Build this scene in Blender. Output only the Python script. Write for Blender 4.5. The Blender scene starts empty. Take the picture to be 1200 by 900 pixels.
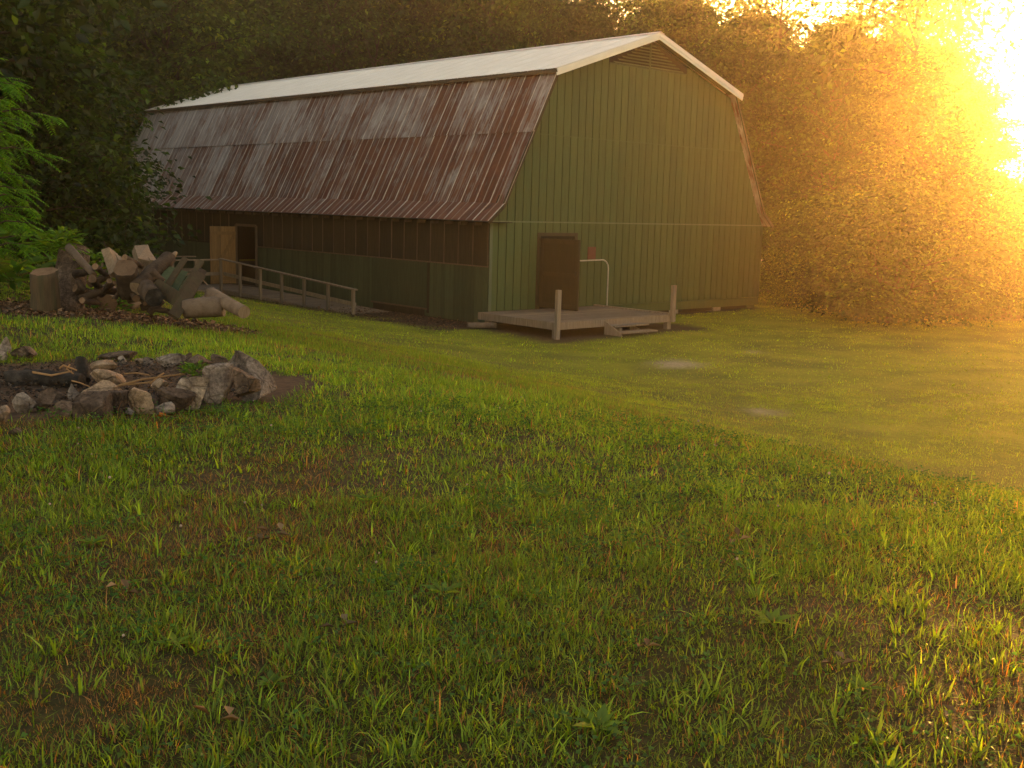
import bpy, math, random
import numpy as np
from mathutils import Vector, Matrix
rng = np.random.default_rng(7)
random.seed(7)
R = math.radians
S = bpy.context.scene
C = S.collection

# ------------------------------------------------------------------ camera, light, exposure
CAM_Z, FOC, PITCH, ROLL = 1.6, 1312.0, R(8.99), R(1.58)
_r0 = Vector((1, 0, 0)); _u0 = Vector((0, math.sin(PITCH), math.cos(PITCH))); FWD = Vector((0, math.cos(PITCH), -math.sin(PITCH)))
RIGHT = _r0 * math.cos(ROLL) + _u0 * math.sin(ROLL); UP = -_r0 * math.sin(ROLL) + _u0 * math.cos(ROLL)
EYE = Vector((0, 0, CAM_Z))
cd = bpy.data.cameras.new('camera'); cam = bpy.data.objects.new('camera', cd); C.objects.link(cam)
cam.matrix_world = Matrix((( RIGHT.x, UP.x, -FWD.x, EYE.x), (RIGHT.y, UP.y, -FWD.y, EYE.y), (RIGHT.z, UP.z, -FWD.z, EYE.z), (0, 0, 0, 1)))
cd.sensor_width = 36; cd.lens = 36 * FOC / 1200; cd.clip_end = 3000; cd.clip_start = 0.05
S.camera = cam

def ray(px, py):
    """direction of the sight line through a photo pixel (1200 x 900)"""
    return (FWD + RIGHT * ((px - 600) / FOC) + UP * ((450 - py) / FOC))
def at(px, py, d):
    """the point on that sight line at depth d metres"""
    return EYE + ray(px, py) * d

SUN_DIR = ray(1188, 62).normalized()
SUN_EL = math.asin(SUN_DIR.z); SUN_AZ = math.atan2(SUN_DIR.x, SUN_DIR.y)
world = bpy.data.worlds.new('World'); S.world = world; world.use_nodes = True
nt = world.node_tree; bg = nt.nodes['Background']
sky = nt.nodes.new('ShaderNodeTexSky'); sky.sky_type = 'NISHITA'; sky.sun_disc = False
sky.sun_elevation = SUN_EL; sky.sun_rotation = SUN_AZ; sky.dust_density = 1.0; sky.air_density = 1.0; sky.ozone_density = 0.6
tint = nt.nodes.new('ShaderNodeMix'); tint.data_type = 'RGBA'; tint.blend_type = 'MULTIPLY'; tint.inputs[0].default_value = 1.0
tint.inputs[7].default_value = (1.0, 0.75, 0.57, 1)          # warm evening air
nt.links.new(sky.outputs[0], tint.inputs[6]); nt.links.new(tint.outputs[2], bg.inputs[0]); bg.inputs[1].default_value = 0.07
sl = bpy.data.lights.new('sun', 'SUN'); sun = bpy.data.objects.new('sun', sl); C.objects.link(sun)
sl.energy = 5.0; sl.angle = R(0.5); sl.color = (1.0, 0.50, 0.11)
sun.rotation_euler = SUN_DIR.to_track_quat('Z', 'Y').to_euler(); sun.location = (20, 20, 40)
S.view_settings.view_transform = 'Standard'; S.view_settings.look = 'None'; S.view_settings.exposure = 3.42; S.view_settings.gamma = 1
cy = S.cycles; cy.use_denoising = True; cy.max_bounces = 6; cy.diffuse_bounces = 3; cy.glossy_bounces = 2; cy.transmission_bounces = 3
cy.volume_bounces = 0; cy.transparent_max_bounces = 4; cy.caustics_reflective = False; cy.caustics_refractive = False
HAZE_DENSITY, HAZE_G = 0.00125, 0.82

# ------------------------------------------------------------------ small helpers
def noise2(x, y, seed=0):
    """vectorised value noise, 0..1"""
    x = np.asarray(x, float); y = np.asarray(y, float)
    xi = np.floor(x).astype(np.int64); yi = np.floor(y).astype(np.int64)
    fx = x - xi; fy = y - yi; fx = fx * fx * (3 - 2 * fx); fy = fy * fy * (3 - 2 * fy)
    def h(a, b):
        n = (a * 374761393 + b * 668265263 + seed * 974711) & 0x7fffffff
        n = ((n ^ (n >> 13)) * 1274126177) & 0x7fffffff
        return ((n ^ (n >> 16)) & 0xffff) / 65535.0
    return (h(xi, yi) * (1 - fx) + h(xi + 1, yi) * fx) * (1 - fy) + (h(xi, yi + 1) * (1 - fx) + h(xi + 1, yi + 1) * fx) * fy
def fbm(x, y, seed=0, o=3):
    s = 0; a = 0.5; t = 0
    for k in range(o):
        s = s + a * noise2(x * 2 ** k + 17 * k, y * 2 ** k - 11 * k, seed + k); t += a; a *= 0.5
    return s / t
def sstep(a, b, x):
    t = np.clip((x - a) / (b - a), 0, 1); return t * t * (3 - 2 * t)

def tag(o, label=None, cat=None, group=None, kind=None):
    if label: o['label'] = label
    if cat: o['category'] = cat
    if group: o['group'] = group
    if kind: o['kind'] = kind
    return o
def empty(name, loc, rz=0, parent=None):
    o = bpy.data.objects.new(name, None); C.objects.link(o); o.location = loc; o.rotation_euler = (0, 0, rz); o.parent = parent
    o.empty_display_size = 0.2
    return o
def link(name, me, parent=None, loc=(0, 0, 0), rot=(0, 0, 0), scale=(1, 1, 1)):
    o = bpy.data.objects.new(name, me); C.objects.link(o); o.parent = parent; o.location = loc; o.rotation_euler = rot; o.scale = scale
    return o
class MB:
    def __init__(s): s.v = []; s.f = []; s.m = []
    def add(s, vs, fs, mi=0):
        n = len(s.v); s.v += [tuple(v) for v in vs]; s.f += [tuple(i + n for i in f) for f in fs]; s.m += [mi] * len(fs); return s
    def box(s, a, b, M=None, mi=0):
        vs = [Vector((x, y, z)) for z in (a[2], b[2]) for y in (a[1], b[1]) for x in (a[0], b[0])]
        if M is not None: vs = [M @ v for v in vs]
        return s.add(vs, [(0, 2, 3, 1), (4, 5, 7, 6), (0, 1, 5, 4), (2, 6, 7, 3), (0, 4, 6, 2), (1, 3, 7, 5)], mi)
    def bar(s, p, q, w, h, up=(0, 0, 1), mi=0):
        """square bar from p to q, w across and h in the up direction"""
        p = Vector(p); q = Vector(q); d = (q - p); L = d.length; d.normalize(); up = Vector(up)
        if abs(d.dot(up)) > 0.98: up = Vector((0, 1, 0))
        x = d.cross(up).normalized(); u = x.cross(d)
        M = Matrix(((x.x, d.x, u.x, p.x), (x.y, d.y, u.y, p.y), (x.z, d.z, u.z, p.z), (0, 0, 0, 1)))
        return s.box((-w / 2, 0, -h / 2), (w / 2, L, h / 2), M, mi)
    def tube(s, pts, rad, n=8, cap=True, mi=0, capmi=None, wob=0.0, seed=0):
        pts = [Vector(p) for p in pts]; base = len(s.v); rr = random.Random(seed)
        t0 = (pts[1] - pts[0]).normalized(); a = Vector((0, 0, 1)) if abs(t0.z) < 0.9 else Vector((1, 0, 0))
        nx = t0.cross(a).normalized(); vs = []; fs = []
        wb = [1 + wob * (rr.random() - .5) for _ in range(n)]
        for i, p in enumerate(pts):
            t = (pts[min(i + 1, len(pts) - 1)] - pts[max(i - 1, 0)]).normalized()
            nx = (nx - t * nx.dot(t)).normalized(); ny = t.cross(nx)
            for k in range(n):
                ang = 2 * math.pi * k / n; r = rad[i] * wb[k] * (1 + wob * .4 * (rr.random() - .5))
                vs.append(p + (nx * math.cos(ang) + ny * math.sin(ang)) * r)
        for i in range(len(pts) - 1):
            for k in range(n): fs.append((i * n + k, i * n + (k + 1) % n, (i + 1) * n + (k + 1) % n, (i + 1) * n + k))
        s.add(vs, fs, mi)
        if cap:
            cm = mi if capmi is None else capmi
            s.f.append(tuple(base + k for k in reversed(range(n)))); s.m.append(cm)
            s.f.append(tuple(base + (len(pts) - 1) * n + k for k in range(n))); s.m.append(cm)
        return s
    def mesh(s, name, mats, smooth=False):
        me = bpy.data.meshes.new(name); me.from_pydata(s.v, [], s.f)
        mats = mats if isinstance(mats, (list, tuple)) else [mats]
        for m in mats: me.materials.append(m)
        if len(mats) > 1: me.polygons.foreach_set('material_index', s.m)
        if smooth: me.polygons.foreach_set('use_smooth', [True] * len(s.f))
        me.update(); return me
    def build(s, name, mats, parent=None, smooth=False, **k): return link(name, s.mesh(name, mats, smooth), parent, **k)

def tri_mesh(name, V, F, mat, col=None, nside=3, smooth=False):
    """fast mesh from numpy arrays; col is a per-vertex colour"""
    me = bpy.data.meshes.new(name); V = np.asarray(V, np.float32); F = np.asarray(F, np.int32)
    me.vertices.add(len(V)); me.vertices.foreach_set('co', V.ravel())
    me.loops.add(F.size); me.loops.foreach_set('vertex_index', F.ravel())
    me.polygons.add(len(F)); me.polygons.foreach_set('loop_start', np.arange(0, F.size, nside, dtype=np.int32))
    if smooth: me.polygons.foreach_set('use_smooth', np.ones(len(F), bool))
    me.update(calc_edges=True)
    if col is not None:
        a = me.attributes.new('col', 'FLOAT_COLOR', 'POINT')
        a.data.foreach_set('color', np.concatenate([col, np.ones((len(col), 1))], 1).astype(np.float32).ravel())
    if mat: me.materials.append(mat)
    return me

# ------------------------------------------------------------------ materials
def newmat(name):
    m = bpy.data.materials.new(name); m.use_nodes = True; t = m.node_tree
    return m, t, t.nodes['Principled BSDF'], t.nodes['Material Output']
def N(t, typ, **k):
    n = t.nodes.new(typ)
    for a, b in k.items():
        if a.startswith('i_'): n.inputs[a[2:].replace('_', ' ')].default_value = b
        else: setattr(n, a, b)
    return n
def ramp(t, fac, stops):
    n = t.nodes.new('ShaderNodeValToRGB'); e = n.color_ramp.elements
    while len(e) < len(stops): e.new(0.5)
    for el, (p, c) in zip(e, stops): el.position = p; el.color = (*c, 1)
    t.links.new(fac, n.inputs[0]); return n.outputs[0]
def mix(t, fac, a, b, mode='MIX'):
    n = t.nodes.new('ShaderNodeMix'); n.data_type = 'RGBA'; n.blend_type = mode
    for i, v in ((0, fac), (6, a), (7, b)):
        if hasattr(v, 'links'): t.links.new(v, n.inputs[i])
        else: n.inputs[i].default_value = v if i == 0 else ((*v, 1) if len(v) == 3 else v)
    return n.outputs[2]
def mathn(t, op, a, b=0.0, clamp=False):
    n = t.nodes.new('ShaderNodeMath'); n.operation = op; n.use_clamp = clamp
    for i, v in ((0, a), (1, b)):
        if hasattr(v, 'links'): t.links.new(v, n.inputs[i])
        else: n.inputs[i].default_value = v
    return n.outputs[0]
def coords(t, scale=(1, 1, 1), jitter=True):
    """object coordinates, shifted by a random amount per object"""
    tc = t.nodes.new('ShaderNodeTexCoord'); oi = t.nodes.new('ShaderNodeObjectInfo')
    mp = t.nodes.new('ShaderNodeMapping'); mp.inputs['Scale'].default_value = scale
    t.links.new(tc.outputs['Object'], mp.inputs[0])
    if jitter:
        mu = t.nodes.new('ShaderNodeVectorMath'); mu.operation = 'SCALE'; mu.inputs[0].default_value = (37, 53, 71)
        t.links.new(oi.outputs['Random'], mu.inputs['Scale']); t.links.new(mu.outputs[0], mp.inputs['Location'])
    return mp.outputs[0], oi.outputs['Random']
def tex(t, vec, scale, detail=4, rough=0.6, dist=0.0):
    n = N(t, 'ShaderNodeTexNoise'); n.inputs['Scale'].default_value = scale; n.inputs['Detail'].default_value = detail
    n.inputs['Roughness'].default_value = rough; n.inputs['Distortion'].default_value = dist
    t.links.new(vec, n.inputs['Vector']); return n.outputs['Fac']
def bump(t, bs, h, strength=0.4, dist=0.02):
    b = N(t, 'ShaderNodeBump'); b.inputs['Strength'].default_value = strength; b.inputs['Distance'].default_value = dist
    t.links.new(h, b.inputs['Height']); t.links.new(b.outputs[0], bs.inputs['Normal'])

def grain_mat(name, dark, light, scale=(6, 6, 0.6), rough=0.8, var=0.35, moss=None, bmp=0.35, tone=1.0):
    """weathered timber or painted board: streaks along local z, a shade of its own per object"""
    m, t, bs, _ = newmat(name); v, rnd = coords(t, scale)
    a = tex(t, v, 3.0, 6, 0.65); b = tex(t, v, 0.8, 3, 0.5)
    c = ramp(t, a, [(0.3, dark), (0.72, light)])
    c = mix(t, mathn(t, 'MULTIPLY', b, var), c, tuple(x * 0.45 for x in dark))
    c = mix(t, tone, c, ramp(t, rnd, [(0, (0.75, 0.75, 0.75)), (1, (1.2, 1.17, 1.12))]), 'MULTIPLY')
    if moss:
        c = mix(t, mathn(t, 'MULTIPLY', ramp(t, tex(t, v, 1.3, 4), [(0.5, (0, 0, 0)), (0.7, (1, 1, 1))]), 0.7), c, moss)
    t.links.new(c, bs.inputs['Base Color']); bs.inputs['Roughness'].default_value = rough; bs.inputs['Specular IOR Level'].default_value = 0.3
    bump(t, bs, a, bmp, 0.01); return m
def blotch_mat(name, cols, scale=4, rough=0.9, bmp=0.6, bd=0.03, spec=0.25):
    m, t, bs, _ = newmat(name); v, rnd = coords(t)
    a = tex(t, v, scale, 8, 0.68); b = tex(t, v, scale * 5, 4, 0.6)
    c = ramp(t, a, [(0.32 + 0.36 * i / (len(cols) - 1), cc) for i, cc in enumerate(cols)])
    c = mix(t, 0.35, c, mix(t, b, (0.35, 0.35, 0.35), (1.5, 1.5, 1.5)), 'MULTIPLY')
    c = mix(t, 1.0, c, ramp(t, rnd, [(0, (0.7, 0.7, 0.72)), (1, (1.25, 1.2, 1.15))]), 'MULTIPLY')
    t.links.new(c, bs.inputs['Base Color']); bs.inputs['Roughness'].default_value = rough; bs.inputs['Specular IOR Level'].default_value = spec
    bump(t, bs, mathn(t, 'ADD', a, mathn(t, 'MULTIPLY', b, 0.3)), bmp, bd); return m
def leaf_mat(name, gain=(1, 1, 1), trans=0.5, tgain=(1.5, 1.35, 0.5)):
    m, t, bs, out = newmat(name); t.nodes.remove(bs)
    at_ = N(t, 'ShaderNodeAttribute', attribute_name='col'); oi = N(t, 'ShaderNodeObjectInfo')
    c = mix(t, 1.0, at_.outputs['Color'], (*gain, 1), 'MULTIPLY')
    c = mix(t, 1.0, c, ramp(t, oi.outputs['Random'], [(0, (0.72, 0.78, 0.8)), (0.5, (1, 1, 1)), (1, (1.25, 1.12, 0.9))]), 'MULTIPLY')
    d = N(t, 'ShaderNodeBsdfDiffuse'); tr = N(t, 'ShaderNodeBsdfTranslucent'); g = N(t, 'ShaderNodeBsdfGlossy', i_Roughness=0.45)
    g.inputs[0].default_value = (0.8, 0.8, 0.8, 1)
    t.links.new(c, d.inputs[0]); t.links.new(mix(t, 1.0, c, (*tgain, 1), 'MULTIPLY'), tr.inputs[0])
    mx = N(t, 'ShaderNodeMixShader'); mx.inputs[0].default_value = trans
    t.links.new(d.outputs[0], mx.inputs[1]); t.links.new(tr.outputs[0], mx.inputs[2])
    m2 = N(t, 'ShaderNodeMixShader'); m2.inputs[0].default_value = 0.02
    t.links.new(mx.outputs[0], m2.inputs[1]); t.links.new(g.outputs[0], m2.inputs[2]); t.links.new(m2.outputs[0], out.inputs[0])
    return m

def rock_mat(name, cols, scale, rough, bmp, bd):
    """fieldstone: broad mineral blotches, dark pits and cracks, pale scuffs"""
    m, t, bs, _ = newmat(name); v, rnd = coords(t)
    a = tex(t, v, scale, 8, 0.72); b = tex(t, v, scale * 6, 6, 0.7); cr = N(t, 'ShaderNodeTexVoronoi', feature='DISTANCE_TO_EDGE'); cr.inputs['Scale'].default_value = scale * 1.1
    wv = N(t, 'ShaderNodeMix'); wv.data_type = 'VECTOR'; wv.inputs[0].default_value = 0.12; t.links.new(v, wv.inputs[4])
    nz = N(t, 'ShaderNodeTexNoise'); nz.inputs['Scale'].default_value = scale; t.links.new(v, nz.inputs['Vector']); t.links.new(nz.outputs['Color'], wv.inputs[5]); t.links.new(wv.outputs[1], cr.inputs['Vector'])
    c = ramp(t, a, [(0.36 + 0.28 * i / (len(cols) - 1), cc) for i, cc in enumerate(cols)])
    c = mix(t, 0.7, c, ramp(t, b, [(0.32, (0.3, 0.28, 0.26)), (0.5, (0.95, 0.95, 0.95)), (0.68, (1.6, 1.55, 1.5))]), 'MULTIPLY')
    crk = ramp(t, cr.outputs['Distance'], [(0.0, (0.25, 0.25, 0.25)), (0.05, (1, 1, 1))]); c = mix(t, 0.55, c, crk, 'MULTIPLY')
    c = mix(t, 1.0, c, ramp(t, rnd, [(0, (0.65, 0.65, 0.68)), (1, (1.25, 1.2, 1.15))]), 'MULTIPLY')
    t.links.new(c, bs.inputs['Base Color']); bs.inputs['Roughness'].default_value = rough; bs.inputs['Specular IOR Level'].default_value = 0.2
    h = mathn(t, 'ADD', mathn(t, 'ADD', a, mathn(t, 'MULTIPLY', b, 0.5)), mathn(t, 'MULTIPLY', crk, 0.25)); bump(t, bs, h, 1.0, 0.05); return m

M = {}
M['green_board'] = grain_mat('green_painted_board', (0.060, 0.083, 0.027), (0.086, 0.113, 0.039), (7, 7, 0.5), 0.75, 0.25, tone=0.35)
M['green_trim'] = grain_mat('green_painted_trim', (0.096, 0.120, 0.068), (0.152, 0.176, 0.105), (5, 5, 0.7), 0.7, 0.2)
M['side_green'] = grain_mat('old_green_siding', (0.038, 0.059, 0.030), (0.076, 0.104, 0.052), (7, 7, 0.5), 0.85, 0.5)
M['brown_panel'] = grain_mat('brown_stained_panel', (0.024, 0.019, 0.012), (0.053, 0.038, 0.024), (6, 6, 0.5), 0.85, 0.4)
M['batten'] = grain_mat('pale_batten', (0.078, 0.052, 0.034), (0.138, 0.099, 0.067), (8, 8, 0.6), 0.85, 0.3)
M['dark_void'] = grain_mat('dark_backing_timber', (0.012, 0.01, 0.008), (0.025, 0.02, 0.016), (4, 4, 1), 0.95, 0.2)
M['grey_wood'] = grain_mat('weathered_grey_timber', (0.17, 0.12, 0.085), (0.34, 0.26, 0.19), (10, 10, 0.7), 0.85, 0.35)
M['deck_wood'] = grain_mat('weathered_decking', (0.16, 0.11, 0.075), (0.33, 0.245, 0.17), (1.2, 14, 14), 0.8, 0.4)
M['tan_door'] = grain_mat('tan_raw_door_timber', (0.210, 0.112, 0.039), (0.375, 0.217, 0.085), (8, 8, 0.6), 0.75, 0.25)
M['brown_door'] = grain_mat('brown_painted_door', (0.036, 0.025, 0.012), (0.055, 0.038, 0.019), (4, 4, 0.8), 0.6, 0.2)
M['mossy_wood'] = grain_mat('mossy_old_timber', (0.038, 0.027, 0.015), (0.096, 0.063, 0.034), (9, 9, 0.8), 0.9, 0.4, moss=(0.040, 0.043, 0.018))
M['red_sign'] = blotch_mat('faded_red_board', [(0.16, 0.05, 0.035), (0.2, 0.075, 0.05)], 5, 0.7, 0.1)
M['bark'] = blotch_mat('bark', [(0.024, 0.015, 0.011), (0.057, 0.038, 0.025), (0.081, 0.056, 0.040)], 7, 0.95, 0.8, 0.04)
M['pale_bark'] = blotch_mat('pale_bark', [(0.081, 0.054, 0.036), (0.138, 0.096, 0.066), (0.171, 0.126, 0.091)], 5, 0.9, 0.5, 0.02)
M['cut_wood'] = blotch_mat('sawn_log_end', [(0.081, 0.045, 0.024), (0.143, 0.087, 0.050), (0.171, 0.113, 0.068)], 9, 0.85, 0.3, 0.01)
M['split_wood'] = grain_mat('split_pale_wood', (0.129, 0.086, 0.053), (0.258, 0.191, 0.130), (12, 12, 1), 0.85, 0.3)
M['char'] = blotch_mat('charred_wood', [(0.008, 0.007, 0.006), (0.022, 0.019, 0.016), (0.06, 0.05, 0.042)], 8, 0.9, 0.9, 0.03)
M['twig'] = grain_mat('dry_orange_stick', (0.205, 0.108, 0.044), (0.341, 0.204, 0.094), (3, 3, 3), 0.8, 0.2)
M['rock'] = rock_mat('grey_fieldstone', [(0.100, 0.078, 0.065), (0.236, 0.191, 0.155), (0.390, 0.327, 0.270)], 6, 0.9, 0.9, 0.03)
M['rock_tan'] = rock_mat('tan_fieldstone', [(0.154, 0.108, 0.070), (0.296, 0.213, 0.144), (0.400, 0.303, 0.215)], 5, 0.9, 0.8, 0.03)
M['rock_dark'] = rock_mat('sooty_brown_stone', [(0.050, 0.034, 0.025), (0.111, 0.078, 0.057), (0.188, 0.137, 0.100)], 6, 0.9, 0.9, 0.03)
M['steel'] = blotch_mat('galvanised_pipe', [(0.330, 0.307, 0.275), (0.450, 0.423, 0.385)], 6, 0.35, 0.1)
M['iron'] = blotch_mat('dark_iron', [(0.03, 0.025, 0.02), (0.07, 0.055, 0.045)], 9, 0.6, 0.2)
M['concrete'] = blotch_mat('concrete_block', [(0.22, 0.19, 0.16), (0.36, 0.32, 0.28)], 8, 0.95, 0.4)
M['leaf'] = leaf_mat('broad_leaf')
M['frond'] = leaf_mat('feathery_leaf', (1.0, 1.15, 0.8))
M['grass'] = leaf_mat('grass_blade', (1, 1, 1), 0.42, (1.6, 1.35, 0.4))
M['litter'] = leaf_mat('dead_leaf', (1, 1, 1), 0.15, (1.1, 1, 0.8))

def roof_mats():
    # white coated sheet steel
    m, t, bs, _ = newmat('white_coated_steel'); v, rnd = coords(t)
    c = ramp(t, tex(t, v, 1.2, 5), [(0.3, (0.76, 0.70, 0.62)), (0.7, (0.87, 0.81, 0.73))])
    t.links.new(c, bs.inputs['Base Color']); bs.inputs['Roughness'].default_value = 0.55; bs.inputs['Specular IOR Level'].default_value = 0.25
    M['white_steel'] = m
    # old tin with rust: long streaks run down the slope, redder towards the near gable
    m, t, bs, _ = newmat('rusty_tin'); v, rnd = coords(t, (1, 1, 1))
    mp = N(t, 'ShaderNodeMapping'); mp.inputs['Scale'].default_value = (0.35, 11.0, 1); t.links.new(v, mp.inputs[0])
    mp2 = N(t, 'ShaderNodeMapping'); mp2.inputs['Scale'].default_value = (1.1, 2.6, 1); t.links.new(v, mp2.inputs[0])
    streak = tex(t, mp.outputs[0], 1.3, 5, 0.6); patch = tex(t, mp2.outputs[0], 1.2, 6, 0.7, 0.6)
    geo = N(t, 'ShaderNodeAttribute', attribute_name='along'); geo.attribute_type = 'OBJECT'
    rust = mathn(t, 'ADD', mathn(t, 'MULTIPLY', streak, 0.75), mathn(t, 'MULTIPLY', patch, 0.55))
    rust = mathn(t, 'ADD', rust, mathn(t, 'MULTIPLY', mathn(t, 'SUBTRACT', rnd, 0.5), 0.13))
    gp = N(t, 'ShaderNodeNewGeometry'); wide = tex(t, gp.outputs['Position'], 0.55, 4, 0.6)
    rust = mathn(t, 'ADD', rust, mathn(t, 'MULTIPLY', mathn(t, 'SUBTRACT', wide, 0.5), 0.5)); rust = mathn(t, 'ADD', rust, geo.outputs['Fac'])
    rc = ramp(t, patch, [(0.3, (0.06, 0.022, 0.013)), (0.5, (0.125, 0.036, 0.018)), (0.72, (0.19, 0.072, 0.036))])
    mc = ramp(t, streak, [(0.3, (0.15, 0.12, 0.115)), (0.62, (0.56, 0.50, 0.47))])
    f = ramp(t, rust, [(0.52, (0, 0, 0)), (0.74, (1, 1, 1))])
    c = mix(t, f, mc, rc)
    rib = N(t, 'ShaderNodeAttribute', attribute_name='rib')
    ribc = mix(t, ramp(t, patch, [(0.45, (0, 0, 0)), (0.7, (1, 1, 1))]), (0.52, 0.47, 0.43), (0.24, 0.13, 0.09))
    c = mix(t, mathn(t, 'MULTIPLY', rib.outputs['Fac'], 0.8), c, ribc)
    t.links.new(c, bs.inputs['Base Color']); bs.inputs['Roughness'].default_value = 0.7; bs.inputs['Specular IOR Level'].default_value = 0.3
    bump(t, bs, patch, 0.25, 0.01)
    M['rusty_tin'] = m
    # ground: soil under the grass, bare earth where the mask says so
    m, t, bs, _ = newmat('soil_and_turf'); tc = N(t, 'ShaderNodeTexCoord')
    a = tex(t, tc.outputs['Object'], 0.7, 8, 0.6); b = tex(t, tc.outputs['Object'], 14, 5, 0.7)
    ma = N(t, 'ShaderNodeAttribute', attribute_name='col'); sep = N(t, 'ShaderNodeSeparateColor'); t.links.new(ma.outputs['Color'], sep.inputs[0])
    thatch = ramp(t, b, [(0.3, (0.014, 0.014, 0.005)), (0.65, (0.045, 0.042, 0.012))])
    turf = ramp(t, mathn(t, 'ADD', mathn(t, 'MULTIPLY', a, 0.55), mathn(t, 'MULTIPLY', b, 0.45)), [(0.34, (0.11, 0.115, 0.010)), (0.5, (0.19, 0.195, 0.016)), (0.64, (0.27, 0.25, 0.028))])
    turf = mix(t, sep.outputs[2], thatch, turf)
    dirt = ramp(t, b, [(0.3, (0.035, 0.022, 0.014)), (0.65, (0.09, 0.056, 0.036))])
    sand = ramp(t, b, [(0.3, (0.22, 0.17, 0.10)), (0.65, (0.42, 0.34, 0.22))])
    c = mix(t, sep.outputs[0], turf, dirt); c = mix(t, sep.outputs[1], c, sand)
    t.links.new(c, bs.inputs['Base Color']); bs.inputs['Roughness'].default_value = 0.95; bs.inputs['Specular IOR Level'].default_value = 0.1
    bump(t, bs, b, 0.7, 0.03)
    M['soil'] = m
roof_mats()

# ------------------------------------------------------------------ terrain
YAW = R(42.18); BX, BY, BZ = -0.744, 31.872, -1.346
U2 = np.array([math.cos(YAW), math.sin(YAW)]); V2 = np.array([-math.sin(YAW), math.cos(YAW)])
W_, L_, H1, B_, H2, H3 = 12.83, 26.9, 2.55, 2.25, 6.90, 8.336
def barn_uv(x, y): return (x - BX) * U2[0] + (y - BY) * U2[1], (x - BX) * V2[0] + (y - BY) * V2[1]
def terrain(x, y):
    x = np.asarray(x, float); y = np.asarray(y, float)
    n = x * U2[0] + y * U2[1]; w = x * V2[0] + y * V2[1]
    n0 = np.interp(w, [0, 8, 13, 25, 40], [5.9, 5.7, 4.6, 4.2, 5.0]); n1 = np.interp(w, [0, 6, 12, 18, 27, 35, 45], [12.4, 13.4, 16.5, 18.6, 20.0, 21.0, 22.0])
    z = -1.78 * sstep(n0, n1, n)
    z = z + (fbm(x * 0.35, y * 0.35, 3) - 0.5) * 0.10 + (fbm(x * 1.6, y * 1.6, 9, 2) - 0.5) * 0.035
    u, v = barn_uv(x, y)
    k = sstep(3.2, 1.2, -u) * sstep(-2, 0, v) * (1 - sstep(28, 31, v)) * (u < 6.5)      # worn strip beside the barn
    z = z * (1 - k) + -1.77 * k
    far = sstep(45, 90, np.hypot(x - 4, y)); z = z + far * 2.0 * fbm(x * 0.03, y * 0.03, 21)
    return z
def tz(x, y): return float(terrain(np.array([x]), np.array([y]))[0])
def ground_at(px, py, d0=4.0, d1=80.0):
    """where the sight line through a photo pixel first meets the ground"""
    r = np.array(ray(px, py)); d = np.linspace(d0, d1, 4000)
    P = np.array(EYE)[None] + d[:, None] * r[None]
    below = np.nonzero(P[:, 2] <= terrain(P[:, 0], P[:, 1]))[0]
    i = below[0] if len(below) else -1
    return Vector(P[i]), float(d[i])
FIRE = np.array([-3.65, 9.35])
PILE = np.array([-5.9, 15.9])
def dirt_masks(x, y):
    x = np.asarray(x, float); y = np.asarray(y, float)
    nz = (fbm(x * 1.3, y * 1.3, 5) - 0.5) * 1.2
    d = 1 - sstep(0.85, 1.15, np.hypot((x - FIRE[0]) / 1.82, (y - FIRE[1]) / 1.7) + nz * 0.4)
    d = np.maximum(d, (1 - sstep(0.4, 1.1, np.hypot((x + 1.75) / 0.5, (y - 9.3) / 0.6) + nz * 1.4)) * 0.5)
    d = np.maximum(d, 1 - sstep(0.8, 1.15, np.hypot((x - PILE[0] + 0.3) / 2.6, (y - PILE[1]) / 1.35) + nz * 0.3))
    u, v = barn_uv(x, y)
    d = np.maximum(d, (1 - sstep(1.3, 2.6, -u + nz)) * (v > -0.5) * (v < 29) * (u < 1))
    d = np.maximum(d, (1 - sstep(0.3, 0.9, np.maximum(np.maximum(-0.4 - u, u - 5), np.maximum(-3.3 - v, v - 0.3)) + nz * 0.4)))
    d = np.maximum(d, (u > -.2) * (u < W_ + .2) * (v > -.3) * (v < L_ + .2))
    n = x * U2[0] + y * U2[1]
    d = np.maximum(d, sstep(0.55, 0.66, fbm(x * 0.55, y * 0.55, 31)) * 0.3)
    g = np.zeros_like(d)
    for (px, py, rx, ry) in ((791, 426, 0.62, 0.75), (899, 483, 0.28, 0.4), (885, 412, 0.3, 0.35)):
        q, _ = ground_at(px, py, 12)
        g = np.maximum(g, .95 * (1 - sstep(0.2, 1.4, np.hypot((x - q.x) / rx, (y - q.y) / ry) + nz * 1.3)))
    forest = sstep(0.0, 1.0, (edge_dist(x, y)) / 4.0)
    return np.clip(np.maximum(d, forest), 0, 1), g
EDGE = [(-60, 12), (-22, 17), (-10.8, 17.5), (-10.2, 21), (-13.5, 30), (-24, 44), (-24, 58), (-14, 67), (-6, 64), (10.2, 45.5), (11.4, 40), (14.6, 36.5), (18, 36), (24, 33), (34, 28), (60, 20)]
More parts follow.
